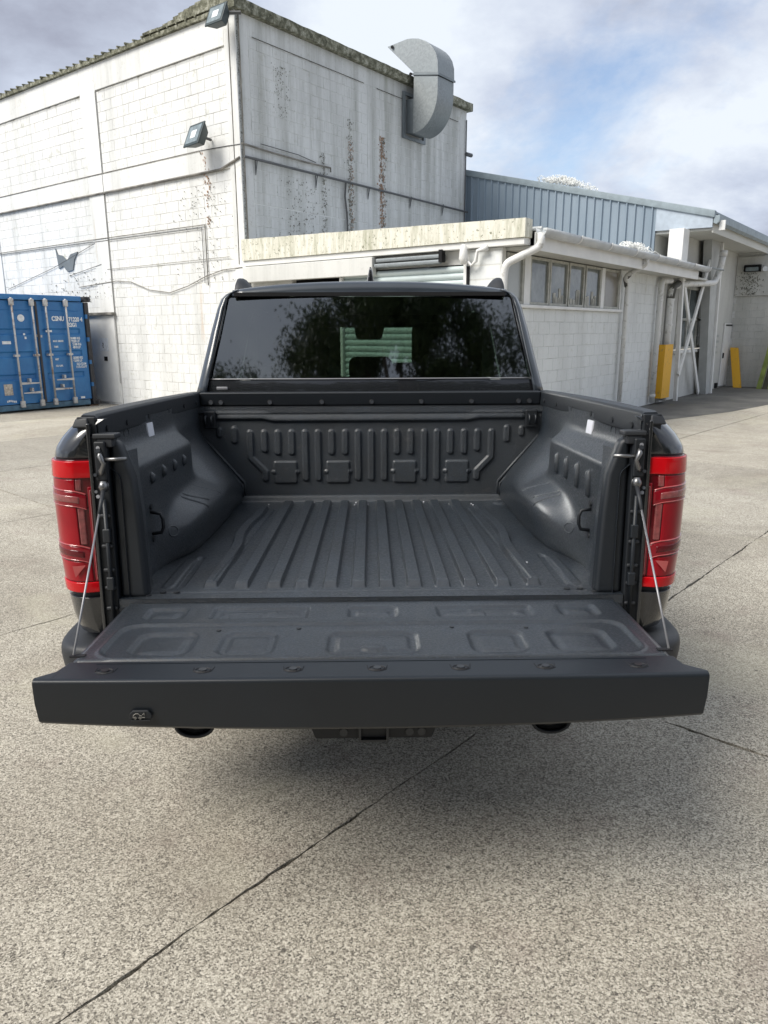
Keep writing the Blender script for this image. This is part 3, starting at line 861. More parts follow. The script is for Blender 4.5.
# ------------------------------------------------------------------ low annex
AV, AU0, AU1 = 5.42, CU, 17.45
ab = (AU0, AV, 0)
annex = empty('low_annex', W(AU0, AV, 0), BR)
tag(annex, 'low white block annex with roller shutter, window strip and pvc gutter', 'building')
SH0, SH1 = 6.06, 8.46         # shutter opening along v
m = MB(ab)
m.box(AU0 + 0.12, AU0 + 0.2, AV + 0.05, SH0 - 0.06, 0, 2.84)
m.box(AU0 + 0.1, AU0 + 0.2, 9.75, CV - 0.02, 0, 2.84)
m.box(AU0 + 0.1, AU0 + 0.2, SH0 - 0.061, 9.751, 2.64, 2.84)
m.build('front_wall_core', 'annex_wall', annex)
m = MB(ab); m.box(AU0, AU0 + 0.119, AV, SH0 - 0.06, 0, 2.84); m.build('front_pier', 'annex_wall', annex, bevel=0.008, segs=1)
for k in range(14):   # courses on the pier
    x = MB(ab); x.box(AU0 - 0.003, AU0 + 0.001, AV + 0.02, SH0 - 0.10, 0.012 + k * 0.2, 0.19 + k * 0.2)
    x.build('block', 'annex_block', annex)
m = MB(ab); m.box(AU0 + 0.2, AU1, AV + 0.12, CV - 0.02, 0, 0.3); m.build('floor_base', 'dark_void', annex)
m = MB(ab); m.box(AU0 + 2.2, AU0 + 2.3, SH1 + 0.05, 9.75, 0, 2.6); m.box(AU0 + .201, AU0 + 2.2, SH1 + 0.02, SH1 + 0.05, 0, 2.64); m.box(AU0 + .201, AU0 + 2.2, 9.751, 9.78, 0, 2.64); m.build('bay_lining', 'dark_void', annex)
for a_, b_, h_ in ((SH0 - 0.058, SH0 - 0.004, 2.66), (SH1 + 0.004, SH1 + 0.06, 2.55)):
    m = MB(ab); m.box(AU0 - 0.03, AU0 + 0.098, a_, b_, 0, h_); m.build('shutter_frame', 'white_paint', annex, bevel=0.004, segs=1)
nsl = 26
for k in range(nsl):
    z0 = 0.02 + k * 0.10
    x = MB(ab)
    pts = [(AU0 + 0.055, z0), (AU0 + 0.035, z0 + 0.012), (AU0 + 0.015, z0 + 0.05), (AU0 + 0.030, z0 + 0.085), (AU0 + 0.055, z0 + 0.098)]
    x.v = []; x.grid([[(p[0], v, p[1]) for p in pts] for v in (SH0, SH1)])
    x.build('slat', 'shutter', annex, smooth=True)
m = MB(ab); m.box(AU0 + 0.02, AU0 + 0.09, 6.45, 7.72, 2.70, 2.80); m.build('shutter_housing', 'galv', annex)
for k, (v0, v1, z0) in enumerate(((6.45, 7.7, 2.74), (6.45, 7.72, 2.66))):
    x = MB(ab); x.box(AU0 - 0.07 - .02 * k, AU0 - 0.005, v0, v1, z0, z0 + 0.06); x.build('track_rail', 'galv', annex, bevel=0.01, segs=1)
x = MB(ab); x.box(AU0 - 0.10, AU0 - 0.005, 6.40, 6.46, 2.68, 2.86); x.build('track_stop', 'cabin', annex)
m = MB(ab); m.box(AU0 - 0.11, AU0 + 0.01, 7.74, CV - 0.025, 2.55, 2.83); m.build('lintel_board', 'annex_wall', annex, bevel=0.01, segs=1)
# parapet and fascia
m = MB(ab)
n = 24
P0, P1 = 5.02, CV - 0.015
for k in range(n):
    a, b = P0 + (P1 - P0) * k / n, P0 + (P1 - P0) * (k + 1) / n
    z_a = 3.19 + 0.13 * (a - P0) / (P1 - P0); z_b = 3.19 + 0.13 * (b - P0) / (P1 - P0)
    j = 0.008 * mnoise.noise(Vector((a * 4, 0, 3)))
    m.hexa([(AU0 - 0.10, a, 2.94), (AU0 + 0.12, a, 2.94), (AU0 + 0.12, b, 2.94), (AU0 - 0.10, b, 2.94)],
           [(AU0 - 0.10, a, z_a + j), (AU0 + 0.12, a, z_a + j), (AU0 + 0.12, b, z_b + j), (AU0 - 0.10, b, z_b + j)])
m.build('parapet', 'mossy', annex)
m = MB(ab); m.box(AU0 - 0.07, AU0 + 0.12, P0 + 0.02, P1, 2.845, 2.938); m.build('fascia_board', 'white_paint', annex, bevel=0.006, segs=1)
m = MB(ab)
m.hexa([(AU0 + 0.121, 4.98, 3.04), (AU1 + 1.9, 4.98, 3.04), (AU1 + 1.9, CV - 0.03, 3.20), (AU0 + 0.121, CV - 0.03, 3.20)],
       [(AU0 + 0.121, 4.98, 3.06), (AU1 + 1.9, 4.98, 3.06), (AU1 + 1.9, CV - 0.03, 3.22), (AU0 + 0.121, CV - 0.03, 3.22)])
m.build('roof', 'roof_sheet', annex)
# ribs of the corrugated roof, seen above the gutter
rb = MB(); rb.tube([(0, 0, 0), (0, 2.4, 0.035)], 0.034, 6)
rbm = bpy.data.meshes.new('roof_rib'); rbm.from_pydata(rb.v, [], rb.f); rbm.materials.append(M['roof_sheet'])
k = 0; u = AU0 + 0.25
while u < AU1 + 1.85:
    inst('roof_rib', rbm, annex, Vector((u, 4.93, 3.075)) - Vector(ab)); u += 0.19; k += 1
# eaves: soffit, fascia, gutter in lengths
m = MB(ab); m.box(AU0 + 0.125, AU1 + 1.85, 4.99, AV + 0.05, 2.80, 2.84); m.build('soffit', 'soffit', annex)
m = MB(ab); m.box(AU0 + 0.125, AU1 + 0.9, 4.955, 4.985, 2.78, 3.02); m.build('eaves_fascia', 'white_paint', annex)
gu = AU0 + 0.10; nl = 7; GL = (18.72 - gu) / nl
for k in range(nl):
    x = MB(ab); pr = []
    a0_, a1_ = gu + k * GL + 0.004, gu + (k + 1) * GL - 0.004
    rows = []
    for a in (a0_, a1_):
        rows.append([(a, 4.87 + 0.085 * cos(t_), 3.06 + 0.11 * sin(t_) if sin(t_) < 0 else 3.06) for t_ in [pi + pi * i / 10 for i in range(11)]])
    x.grid(rows)
    g = x.build('gutter_length', 'gutter', annex, smooth=True, solid=0.006)
    x = MB(ab)
    rows = []
    for a in (a1_ - 0.02, a1_ + 0.028):
        rows.append([(a, 4.87 + 0.093 * cos(t_), 3.066 + 0.118 * sin(t_)) for t_ in [pi + pi * i / 10 for i in range(11)]])
    x.grid(rows); x.build('gutter_clip', 'white_paint', g, smooth=True, solid=0.004)
# side wall: blocks below and beside the window strip
WZ0, WZ1, WU0, WU1 = 2.06, 2.78, AU0 + 0.12, 14.72
m = MB(ab); m.box(AU0 + 0.12, AU1, AV + 0.021, AV + 0.12, 0, WZ0 - 0.02); m.box(WU1 + 0.02, AU1, AV + 0.021, AV + 0.12, WZ0 - 0.02, 2.80)
m.build('side_wall_mortar', 'mortar_side', annex)
bl = course_blocks(AU0 + 0.125, AU1 - 0.005, 0.0, 2.79, holes=[(AU0, WU1 + 0.03, WZ0 - 0.06, 3.0)])
me_a = block_mesh('annex_block')
lay_blocks(bl, me_a, 'annex_block', annex, lambda b: ((b[0], AV + 0.021, b[1]), 0), ab, 300, lambda b: b[0])
m = MB(ab); m.box(AU1, AU1 + 0.1, AV + 0.02, CV - 0.1, 0, 2.99); m.build('end_wall', 'annex_wall', annex)
x = MB(ab); x.box(AU0 + 0.14, WU1 + 0.05, AV - 0.05, AV + 0.06, WZ0 - 0.055, WZ0 - 0.005); x.build('window_sill', 'white_paint', annex, bevel=0.005, segs=1)
x = MB(ab); x.box(AU0 + 0.14, WU1 + 0.02, AV + 0.085, AV + 0.1, WZ0, 2.80); x.build('room_back', 'dark_void', annex)
panes = [(10.10, 10.56, 'pane_grey'), (10.86, 11.47, 'pane'), (11.58, 12.20, 'pane'), (12.33, 12.90, 'pane'), (13.04, 13.67, 'pane'), (13.92, 14.62, 'pane_tan')]
for i, (a, b, mt) in enumerate(panes):
    x = MB(ab)
    z0, z1 = WZ0, WZ1
    x.box(a - 0.045, a, AV, AV + 0.06, z0, z1); x.box(b, b + 0.045, AV, AV + 0.06, z0, z1)
    x.box(a, b, AV, AV + 0.06, z0, z0 + 0.04); x.box(a, b, AV, AV + 0.06, z1 - 0.04, z1)
    w_ = x.build('window', 'timber_frame', annex)
    x = MB(ab); x.box(a, b, AV + 0.03, AV + 0.036, z0 + 0.04, z1 - 0.04); x.build('pane', mt, w_)
    if i in (2, 3, 4):
        x = MB(ab)
        for k in range(7):
            cu_ = a + 0.08 + (b - a - 0.16) * random.random(); hh = random.uniform(0.06, 0.26)
            x.box(cu_ - 0.05, cu_ + 0.04, AV + 0.022, AV + 0.0285, z0 + 0.042 + 0.001 * k, z0 + 0.05 + hh)
        x.build('window_clutter', 'timber_frame', w_)
x = MB(ab); x.box(10.61, 10.81, AV - 0.01, AV + 0.08, WZ0, WZ1); x.build('mullion', 'white_paint', annex)
x = MB(ab); x.box(13.72, 13.87, AV - 0.01, AV + 0.08, WZ0, WZ1); x.build('mullion', 'white_paint', annex)
x = MB(ab); x.box(14.67, 14.72, AV - 0.02, AV + 0.08, WZ0, 2.8); x.build('mullion', 'white_paint', annex)
# downpipes
def pipe(pts, r, mat='pipe', name='downpipe', seg=10, base=ab, parent=annex):
    # round the corners
    P = [Vector(p) for p in pts]; out = [P[0]]
    for i in range(1, len(P) - 1):
        a, b, c_ = P[i - 1], P[i], P[i + 1]
        d1 = (a - b); d2 = (c_ - b); L = min(0.12, d1.length * 0.45, d2.length * 0.45)
        s, e = b + d1.normalized() * L, b + d2.normalized() * L
        for k in range(5):
            t_ = k / 4; out.append(s * (1 - t_) ** 2 + b * 2 * t_ * (1 - t_) + e * t_ ** 2)
    out.append(P[-1])
    q = MB(base); q.tube(out, r, seg); return q.build(name, mat, parent, smooth=True)
def collar(u, v, z, r, parent=annex, base=ab):
    q = MB(base); q.tube([(u, v, z), (u, v, z + 0.05)], r, 10); return q.build('pipe_collar', 'pipe', parent)
p1 = pipe([(10.02, 4.88, 3.0), (10.02, 4.88, 2.82), (9.80, 5.30, 2.60), (9.80, 5.33, 2.45), (9.80, 5.33, 0.05)], 0.055)
p2 = pipe([(14.55, 4.88, 3.0), (14.55, 4.90, 2.86), (14.60, 5.30, 2.68), (14.85, 5.33, 2.55), (14.85, 5.33, 0.10)], 0.045)
x = MB(ab); x.tube([(14.60, 5.22, 2.705), (14.72, 5.33, 2.64), (14.85, 5.34, 2.50)], 0.05, 8); x.build('dark_bend', 'pipe_dark', p2, smooth=True)
for z in (1.5, 0.18): collar(14.85, 5.33, z, 0.058, p2)
p3 = pipe([(17.35, 5.25, 2.72), (16.95, 5.33, 2.70), (16.92, 5.33, 2.5), (16.95, 5.33, 0.06)], 0.060)
for z in (1.55, 0.20): collar(16.95, 5.33, z, 0.07, p3)
p4 = pipe([(20.15, 4.9, 3.42), (20.18, 4.95, 3.1), (20.0, 5.0, 2.78), (18.4, 5.20, 2.70), (17.72, 5.30, 2.62), (17.68, 5.33, 2.4), (17.72, 5.33, 0.05)], 0.075)
p4['label'] = 'white pipe running back from the gutter end behind the yellow guard'
x = MB(ab); x.tube([(20.15, 4.9, 3.42), (20.15, 4.9, 3.55)], 0.095, 10); x.build('pipe_cap', 'pipe', p4, smooth=True)
x = MB(ab); x.tube([(17.95, 5.26, 2.69), (17.72, 5.30, 2.61), (17.68, 5.33, 2.35)], 0.079, 10); x.build('dark_bend', 'pipe_dark', p4, smooth=True)
for z in (1.75, 2.3): collar(17.70, 5.33, z, 0.09, p4)
x = MB(ab); x.tube([(18.72, 4.885, 3.07), (20.25, 4.885, 3.09)], 0.02, 6); x.build('gutter_strap', 'galv', annex)
# folded yellow guard round the pipe
x = MB(ab)
g0 = [(17.12, 5.40), (17.14, 5.19), (17.66, 5.17), (17.72, 5.40)]
x.grid([[(a, b, z) for a, b in g0] for z in (0.14, 1.34)])
gd = x.build('pipe_guard', 'yellow', annex, solid=0.012, label='yellow steel guard round the pipe at the annex corner')
# alarm lamp and elbow on the annex front
x = MB(ab); x.tube([(AU0 - 0.14, 5.99, 2.62), (AU0 - 0.14, 5.99, 2.70), (AU0 - 0.14, 5.99, 2.84), (AU0 - 0.14, 5.99, 2.90)], [0.03, 0.07, 0.055, 0.03], 10)
cm = x.build('alarm_lamp', 'white_paint', annex, smooth=True)
x = MB(ab); x.tube([(AU0 - 0.12, 5.98, 2.72), (AU0 - 0.10, 5.88, 2.60), (AU0 - 0.10, 5.80, 2.66), (AU0 - 0.10, 5.78, 2.80), (AU0 - 0.08, 5.62, 2.84)], [0.02, 0.02, 0.03, 0.025, 0.045], 8); x.build('alarm_arm', 'white_paint', cm, smooth=True)
x = MB(ab); x.box(AU0 - 0.03, AU0 - 0.004, 5.96, 5.995, 0.3, 2.6); x.build('cable_cover', 'cabin', annex)
def tangle(name, c, lx, ly, h, n, seed, label, cat, r=0.012):
    """a heap of loose wire loops"""
    rnd = random.Random(seed); q = MB()
    for _ in range(n):
        cx_, cy_ = rnd.gauss(0, lx * 0.45), rnd.gauss(0, ly * 0.45)
        R_ = rnd.uniform(0.06, 0.15); hh = h * math.exp(-(cx_ / lx) ** 2 * 0.9 - (cy_ / ly) ** 2 * 0.9)
        tilt, az = rnd.uniform(0.6, 1.57), rnd.uniform(0, pi)
        pts = []
        for k in range(15):
            a = 2 * pi * k / 14
            p = Vector((R_ * cos(a) * rnd.uniform(.9, 1.15), R_ * sin(a) * rnd.uniform(.85, 1.1), 0))
            p = Matrix.Rotation(az, 3, 'Z') @ (Matrix.Rotation(tilt, 3, 'X') @ p)
            pts.append((cx_ + p.x * 1.3, cy_ + p.y, max(0.01, hh * rnd.uniform(0.25, 0.8) + p.z * 0.35)))
        q.tube(pts, r, 4, cap=False)
    o = q.build(name, 'wire', None); o.location = c; o.rotation_euler = (0, 0, BR)
    tag(o, label, cat); return o
tangle('wire_tangle', W(14.6, 5.15, 3.08), 0.75, 0.16, 0.24, 55, 11, 'pale heap of loose wire on the annex roof above the gutter', 'wire', 0.007)
# ------------------------------------------------------------------ blue shed with canopy
SU = 17.9
sb = (SU, 4.64, 0)
shed = empty('blue_shed', W(SU, 4.64, 0), BR)
tag(shed, 'blue-grey ribbed metal shed with open canopy and white walls', 'building')
def gz_(v): return 4.13 + (v - 4.59) * (5.72 - 4.13) / (10.94 - 4.59)
V1 = 15.0
m = MB(sb); m.prism([(5.88, 2.9), (V1, 2.9), (V1, gz_(V1)), (5.88, gz_(5.88))], 'x', SU, SU + 0.06); m.build('gable_sheet', 'cladding', shed)
v = 5.95
while v < 11.2:
    x = MB(sb)
    x.hexa([(SU - 0.045, v + .006, 2.95), (SU - 0.001, v - .012, 2.95), (SU - 0.001, v + .05, 2.95), (SU - 0.045, v + .03, 2.95)],
           [(SU - 0.045, v + .006, gz_(v) - .1), (SU - 0.001, v - .012, gz_(v) - .1), (SU - 0.001, v + .05, gz_(v) - .1), (SU - 0.045, v + .03, gz_(v) - .1)])
    x.build('cladding_rib', 'cladding', shed); v += 0.2
m = MB(sb); m.prism([(4.64, 3.84), (5.878, 3.86), (5.878, gz_(5.88)), (4.64, gz_(4.64))], 'x', SU - 0.01, SU + 0.05); m.build('plain_panel', 'clad_light', shed)
m = MB(sb); m.prism([(4.60, gz_(4.60) - 0.10), (V1, gz_(V1) - 0.10), (V1, gz_(V1) + 0.05), (4.60, gz_(4.60) + 0.05)], 'x', SU - 0.05, SU + 0.08); m.build('verge_flashing', 'flashing', shed, bevel=0.01, segs=1)
m = MB(sb); m.hexa([(SU, 4.60, gz_(4.6) - .01), (34, 4.60, gz_(4.6) - .01), (34, V1, gz_(V1) - .01), (SU, V1, gz_(V1) - .01)],
                   [(SU, 4.60, gz_(4.6) + .03), (34, 4.60, gz_(4.6) + .03), (34, V1, gz_(V1) + .03), (SU, V1, gz_(V1) + .03)]); m.build('roof', 'flashing', shed)
for k in range(14):       # eaves gutter in lengths
    a = SU - 0.03 + k * 0.9
    x = MB(sb); x.prism([(4.62, 4.08), (4.62, 3.93), (4.56, 3.90), (4.50, 3.95), (4.50, 4.08)], 'x', a + 0.006, a + 0.894); x.build('gutter_length', 'flashing', shed)
m = MB(sb); m.box(SU + 0.06, 29, 4.63, 4.66, 3.74, 3.97); m.build('canopy_fascia', 'soffit', shed)
m = MB(sb); m.box(SU + 0.052, 29, 4.661, 5.88, 3.79, 3.83); m.build('canopy_soffit', 'soffit', shed)
m = MB(sb); m.box(SU + 0.06, 29, 4.3, 4.63, 3.62, 3.66); 
x = MB(sb); x.box(17.98, 18.04, 4.40, 4.52, 3.78, 3.98); x.build('sensor', 'white_paint', shed)
SW = 5.42
m = MB(sb); m.box(SU + 0.06, SU + 1.1, 5.885, 5.95, 2.9, 3.86); m.box(SU + 1.0, SU + 1.1, 5.42, 5.88, 2.9, 3.86); m.build('pier_wall', 'shed_wall', shed)
def shole(name, u0, u1, z0, z1, mat): 
    q = MB(sb); q.box(u0, u1, SW, SW + 0.15, z0, z1); return q.build(name, mat, shed)
WN0, WN1, DN0 = 18.55, 22.05, 23.15
shole('side_wall', AU1 + 0.101, WN0, 0, 2.99, 'shed_wall'); shole('side_wall', WN0 + .001, WN1 - .001, 0, 1.16, 'shed_wall'); shole('side_wall', WN0 + .001, WN1 - .001, 2.68, 3.79, 'shed_wall'); shole('side_wall', WN1, 24.0, 0, 3.79, 'shed_wall')
q = MB(sb)
for a in (WN0, 19.4, 20.3, 21.2, WN1 - 0.06): q.box(a, a + 0.06, SW - 0.02, SW + 0.05, 1.2, 2.68)
for z in (1.2, 1.88, 2.62): q.box(WN0 + .0, WN1, SW - 0.024, SW + 0.046, z, z + 0.055)
wf = q.build('window', 'timber_frame', shed)
for i, a in enumerate((WN0, 19.4, 20.3, 21.2)):
    for z in (1.255, 1.935):
        q = MB(sb); q.box(a + .06, a + 0.9 if i < 3 else WN1 - .06, SW + .02, SW + .026, z, z + (.625 if z < 1.5 else .685)); q.build('pane', 'pane_dark', wf)
q = MB(sb); q.box(WN0 - 0.05, WN1 + 0.1, SW - 0.07, SW - 0.001, 1.10, 1.17); q.build('window_sill', 'white_paint', shed)
q = MB(sb); q.box(DN0, 23.95, SW - 0.04, SW - 0.001, 0.05, 1.84); dd = q.build('door', 'white_paint', shed, bevel=0.008, segs=1)
q = MB(sb); q.box(DN0 + 0.1, 23.97, SW - 0.05, SW - 0.041, 1.76, 1.80); q.build('hinge_strap', 'cabin', dd)
q = MB(sb); q.box(DN0 + .03, DN0 + 0.09, SW - 0.07, SW - 0.041, 0.85, 1.0); q.build('handle', 'cabin', dd)
for zz, w_ in ((1.45, .35), (1.3, .4), (1.15, .3), (1.0, .35)):
    q = MB(sb); q.box(22.35, 22.35 + w_, SW - 0.004, SW - 0.001, zz, zz + 0.06); q.build('worn_notice', 'pane_grey', shed)
q = MB(sb); q.box(22.75, 22.95, SW - 0.05, SW - 0.002, 0.02, 0.16); q.build('drain_box', 'cabin', shed)
# return wall of blocks at the back of the canopy
m = MB(sb); m.box(24.001, 24.15, 2.9, SW, 0, 3.79); m.build('return_wall', 'mortar_side', shed)
me_w = block_mesh('shed_wall')
bl = course_blocks(2.95, SW - 0.01, 0, 2.6, 0.4, 0.2)
lay_blocks(bl, me_w, 'shed_wall', shed, lambda b: ((24.0, b[0] + b[2], b[1]), -pi / 2), sb, 300, lambda b: b[1])
q = MB(sb); q.box(23.93, 24.0, 2.95, SW - 0.01, 2.61, 3.70); q.build('header_wall', 'shed_wall', shed)
q = MB(sb); 
rnd = random.Random(5)
for _ in range(260):
    vv, zz = 5.02 + rnd.gauss(0, 0.16), rnd.uniform(2.63, 3.25); s_ = rnd.uniform(.004, .016)
    q.prism([(vv - s_, zz - s_), (vv + s_ * .7, zz - s_ * 1.3), (vv + s_, zz + s_), (vv - s_ * .6, zz + s_ * 1.4)], 'x', 23.924, 23.935)
q.build('soot_marks', 'black_flake', shed, kind='stuff')
bl_ = empty('bulkhead_lamp', Vector((23.9, 4.98, 3.36)) - Vector(sb), 0, shed)
q = MB(); q.tube([(0.0, -0.22, 0), (0.0, 0.22, 0)], 0.10, 10); q.build('lamp_housing', 'cabin', bl_, smooth=False)
q = MB(); q.box(-0.11, -0.03, -0.17, 0.17, -0.08, 0.03); q.build('lamp_glass', 'lamp_glass', bl_, bevel=0.02)
q = MB(); q.tube([(-0.03, -0.32, -0.02), (-0.16, -0.36, -0.04)], 0.07, 8); q.build('camera', 'decal', bl_)
# pier, tapered column, posts and crossed braces under the canopy edge
q = MB(sb); q.box(17.45, 17.88, 5.10, 5.42, 3.1, 3.82); q.build('pier', 'white_paint', shed, bevel=0.008, segs=1)
q = MB(sb); q.hexa([(20.62, 5.1, 0), (20.95, 5.1, 0), (20.95, 5.3, 0), (20.62, 5.3, 0)], [(19.80, 5.1, 3.79), (20.62, 5.1, 3.79), (20.62, 5.3, 3.79), (19.80, 5.3, 3.79)])
q.build('tapered_column', 'grey_column', shed)
q = MB(sb); q.hexa([(20.952, 5.05, 0), (21.06, 5.05, 0), (21.06, 5.35, 0), (20.952, 5.35, 0)], [(20.622, 5.05, 3.785), (20.74, 5.05, 3.785), (20.74, 5.35, 3.785), (20.622, 5.35, 3.785)])
q.build('column_flange', 'white_paint', shed)
def beam_(a, b, w_, d_, name, mat='white_paint'):
    a, b = Vector(a), Vector(b); dr = (b - a).normalized(); sx = Vector((0, 1, 0)); up_ = dr.cross(sx).normalized()
    q = MB(sb); q.hexa([a - up_ * w_ - sx * d_, a + up_ * w_ - sx * d_, a + up_ * w_ + sx * d_, a - up_ * w_ + sx * d_],
                       [b - up_ * w_ - sx * d_, b + up_ * w_ - sx * d_, b + up_ * w_ + sx * d_, b - up_ * w_ + sx * d_])
    return q.build(name, mat, shed, fix=True)
beam_((18.30, 5.2, 0), (17.95, 5.2, 2.95), 0.055, 0.04, 'post')
beam_((18.15, 5.14, 0.62), (19.95, 5.14, 3.3), 0.065, 0.02, 'brace')
beam_((18.15, 5.22, 2.80), (20.35, 5.22, 0.05), 0.065, 0.02, 'brace')
wt_ = tangle('wire_tangle', W(SU + 0.25, 8.25, gz_(8.25) + 0.03), 0.20, 0.80, 0.32, 90, 12, 'tangle of bleached wire on the blue shed roof against the sky', 'wire', 0.006)

wt_.rotation_euler = (Matrix.Rotation(BR, 3, 'Z') @ Matrix.Rotation(math.atan(0.25), 3, 'X')).to_euler()
# loose things by the shed
q = MB(); q.hexa([(0, 0, 0), (0.12, 0, 0), (0.12, 0.22, 0), (0, 0.22, 0)], [(0.40, 0.28, 1.14), (0.50, 0.28, 1.12), (0.50, 0.50, 1.12), (0.40, 0.50, 1.14)])
o = q.build('leaning_board', 'yellow', None, bevel=0.01, segs=1); o.location = W(23.42, 4.84, 0.004); o.rotation_euler = (0, 0, BR)
tag(o, 'yellow painted steel guard leaning on the back wall under the canopy', 'guard')
pl = empty('plank_stack', W(23.3, 4.28, 0.004), BR)
tag(pl, 'mossy green planks leaning upright at the right edge of the yard', 'planks')
for k, (dv, mt) in enumerate(((0.0, 'green_wood'), (-0.14, 'plank_dark'), (-0.24, 'green_wood'), (-0.40, 'plank_dark'), (-0.5, 'green_wood'))):
    q = MB(); q.hexa([(0 + .05 * k, dv, 0), (0.05 + .05 * k, dv, 0), (0.05 + .05 * k, dv + .13, 0), (.05 * k, dv + .13, 0)],
                     [(0.45 + .02 * k, dv - .16, 1.75 - .05 * k), (0.5 + .02 * k, dv - .16, 1.75 - .05 * k), (0.5 + .02 * k, dv - .05, 1.75 - .05 * k), (0.45 + .02 * k, dv - .05, 1.75 - .05 * k)])
    q.build('plank', mt, pl)

# ------------------------------------------------------------------ shipping container
KV, KR, KL = 15.68, 9.50, 7.08
kb = (KL, KV, 0)
cont = empty('shipping_container', W(KL, KV, 0), BR)
tag(cont, 'blue steel shipping container with four lock rods on its doors', 'container')
q = MB(kb); q.box(KL + 0.05, KR - 0.05, KV + 0.12, KV + 6.0, 0.16, 2.36); q.build('shell', 'cblue', cont)
for k in range(28):    # corrugated sides
    a = KV + 0.25 + k * 0.2
    for xx in (KL, KR - 0.05):
        x = MB(kb); x.box(xx + .005, xx + .045, a, a + 0.11, 0.2, 2.32); x.build('corrugation', 'cblue', cont)
for xx in (KL, KR - 0.10):
    q = MB(kb); q.box(xx, xx + 0.10, KV - 0.02, KV + 0.12, 0.14, 2.30); q.build('corner_post', 'cblack' if xx > KL + 1 else 'cblue', cont, bevel=0.01, segs=1)
    for yy in (KV - 0.03, KV + 5.85):
        for zz in (0.03, 2.31):
            q = MB(kb); q.box(xx - 0.006, xx + 0.16, yy, yy + 0.16, zz, zz + 0.115); cc = q.build('corner_casting', 'cblack', cont, bevel=0.012, segs=1)
            if yy < KV:
                q = MB(kb); q.disc((xx + 0.077, yy + 0.002, zz + 0.058), (0, -1, 0), 0.030, 0.006, 8); q.build('casting_hole', 'bolt_dark', cc)
q = MB(kb); q.box(KL + 0.161, KR - 0.161, KV - 0.015, KV + 0.12, 2.32, 2.43); q.build('header', 'cblue', cont, bevel=0.008, segs=1)
q = MB(kb); q.box(KL + 0.161, KR - 0.161, KV - 0.01, KV + 0.12, 0.04, 0.155); q.build('sill', 'crail', cont, bevel=0.008, segs=1)
q = MB(kb); q.box(KL + 0.1, KR - 0.1, KV + 0.13, KV + 6.0, 2.36, 2.42); q.build('roof', 'cblue', cont)
for xx in (KL - .03, KR - 0.17):
    q = MB(kb); q.box(xx, xx + 0.2, KV, KV + 0.2, 0.0, 0.028); q.build('timber_block', 'wood_block', cont)
mid = (KL + KR) / 2
for side, (a, b) in enumerate(((KL + 0.11, mid - 0.01), (mid + 0.012, KR - 0.11))):
    q = MB(kb)
    zb = [0.17, 0.20, 0.68, 0.72, 0.76, 0.80, 1.15, 1.18, 1.24, 1.28, 1.61, 1.64, 1.70, 1.74, 2.26, 2.30]
    # leaf with four pressed channels
    prof = [(0.17, 0), (0.66, 0), (0.69, .03), (0.77, .03), (0.80, 0), (1.13, 0), (1.16, .03), (1.24, .03), (1.27, 0), (1.60, 0), (1.63, .03), (1.71, .03), (1.74, 0), (2.10, 0), (2.11, .008), (2.12, 0), (2.30, 0)]
    cu_a, cu_b = a + 0.09, b - 0.12
    rows = []
    for uu, kf in ((a, 0), (cu_a, 0), (cu_a + 0.03, 1), (cu_b - 0.03, 1), (cu_b, 0), (b, 0)):
        rows.append([(uu, KV + 0.02 + d_ * kf, z) for z, d_ in prof])
    q.grid(rows)
    leaf = q.build('door_leaf', 'cblue', cont, solid=-0.03)
    for zz in (0.45, 0.95, 1.45, 1.95):
        x = MB(kb); hx = a - 0.045 if side == 0 else b + 0.005
        x.box(hx, hx + 0.05, KV - 0.035, KV + 0.018, zz, zz + 0.09); x.build('hinge', 'cblue', leaf)
x = MB(kb); x.box(mid - 0.022, mid + 0.022, KV - 0.004, KV + 0.018, 0.18, 2.29); x.build('door_seal', 'cblack', cont)
for i, u in enumerate((7.75, 8.18, 8.48, 8.94)):
    x = MB(kb); x.tube([(u, KV - 0.055, 0.10), (u, KV - 0.055, 2.36)], 0.021, 8); bar = x.build('lock_rod', 'lockbar', cont, smooth=True)
    for zz in (0.10, 2.20):
        x = MB(kb); x.box(u - 0.045, u + 0.045, KV - 0.085, KV - 0.012, zz, zz + 0.14); x.build('cam_keeper', 'lockbar', bar, bevel=0.01, segs=1)
    for zz in (1.16,):
        x = MB(kb); x.box(u - 0.06, u + 0.045, KV - 0.08, KV + 0.015, zz, zz + 0.045); x.build('rod_guide', 'lockbar', bar)
    zz = (0.62, 0.42, 0.60, 0.40)[i]; sg_ = (1, -1, 1, -1)[i] if i < 2 else (1, -1)[i - 2]
    zz = (0.60, 0.40, 0.44, 0.64)[i]; sg_ = (1, -1, 1, -1)[i]
    x = MB(kb)
    x.hexa([(u, KV - 0.10, zz - .02), (u + sg_ * 0.40, KV - 0.10, zz - .008), (u + sg_ * 0.40, KV - 0.085, zz - .008), (u, KV - 0.085, zz - .02)],
           [(u, KV - 0.10, zz + .03), (u + sg_ * 0.40, KV - 0.10, zz + .012), (u + sg_ * 0.40, KV - 0.085, zz + .012), (u, KV - 0.085, zz + .03)])
    x.box(u + sg_ * 0.20 - .02, u + sg_ * 0.20 + .02, KV - 0.09, KV + 0.018, zz + .03, zz + .10)
    x.build('lock_handle', 'lockbar', bar, fix=True)
def ktext(s_, u, z, size): return text_part(s_, size, 'decal', cont, Vector((u, KV + 0.016, z)) - Vector(kb), (1, 0, 0))
ktext('CSNU', 8.625, 1.90, 0.135); ktext('171220 4', 8.965, 1.89, 0.125); ktext('22G1', 8.985, 1.775, 0.12)
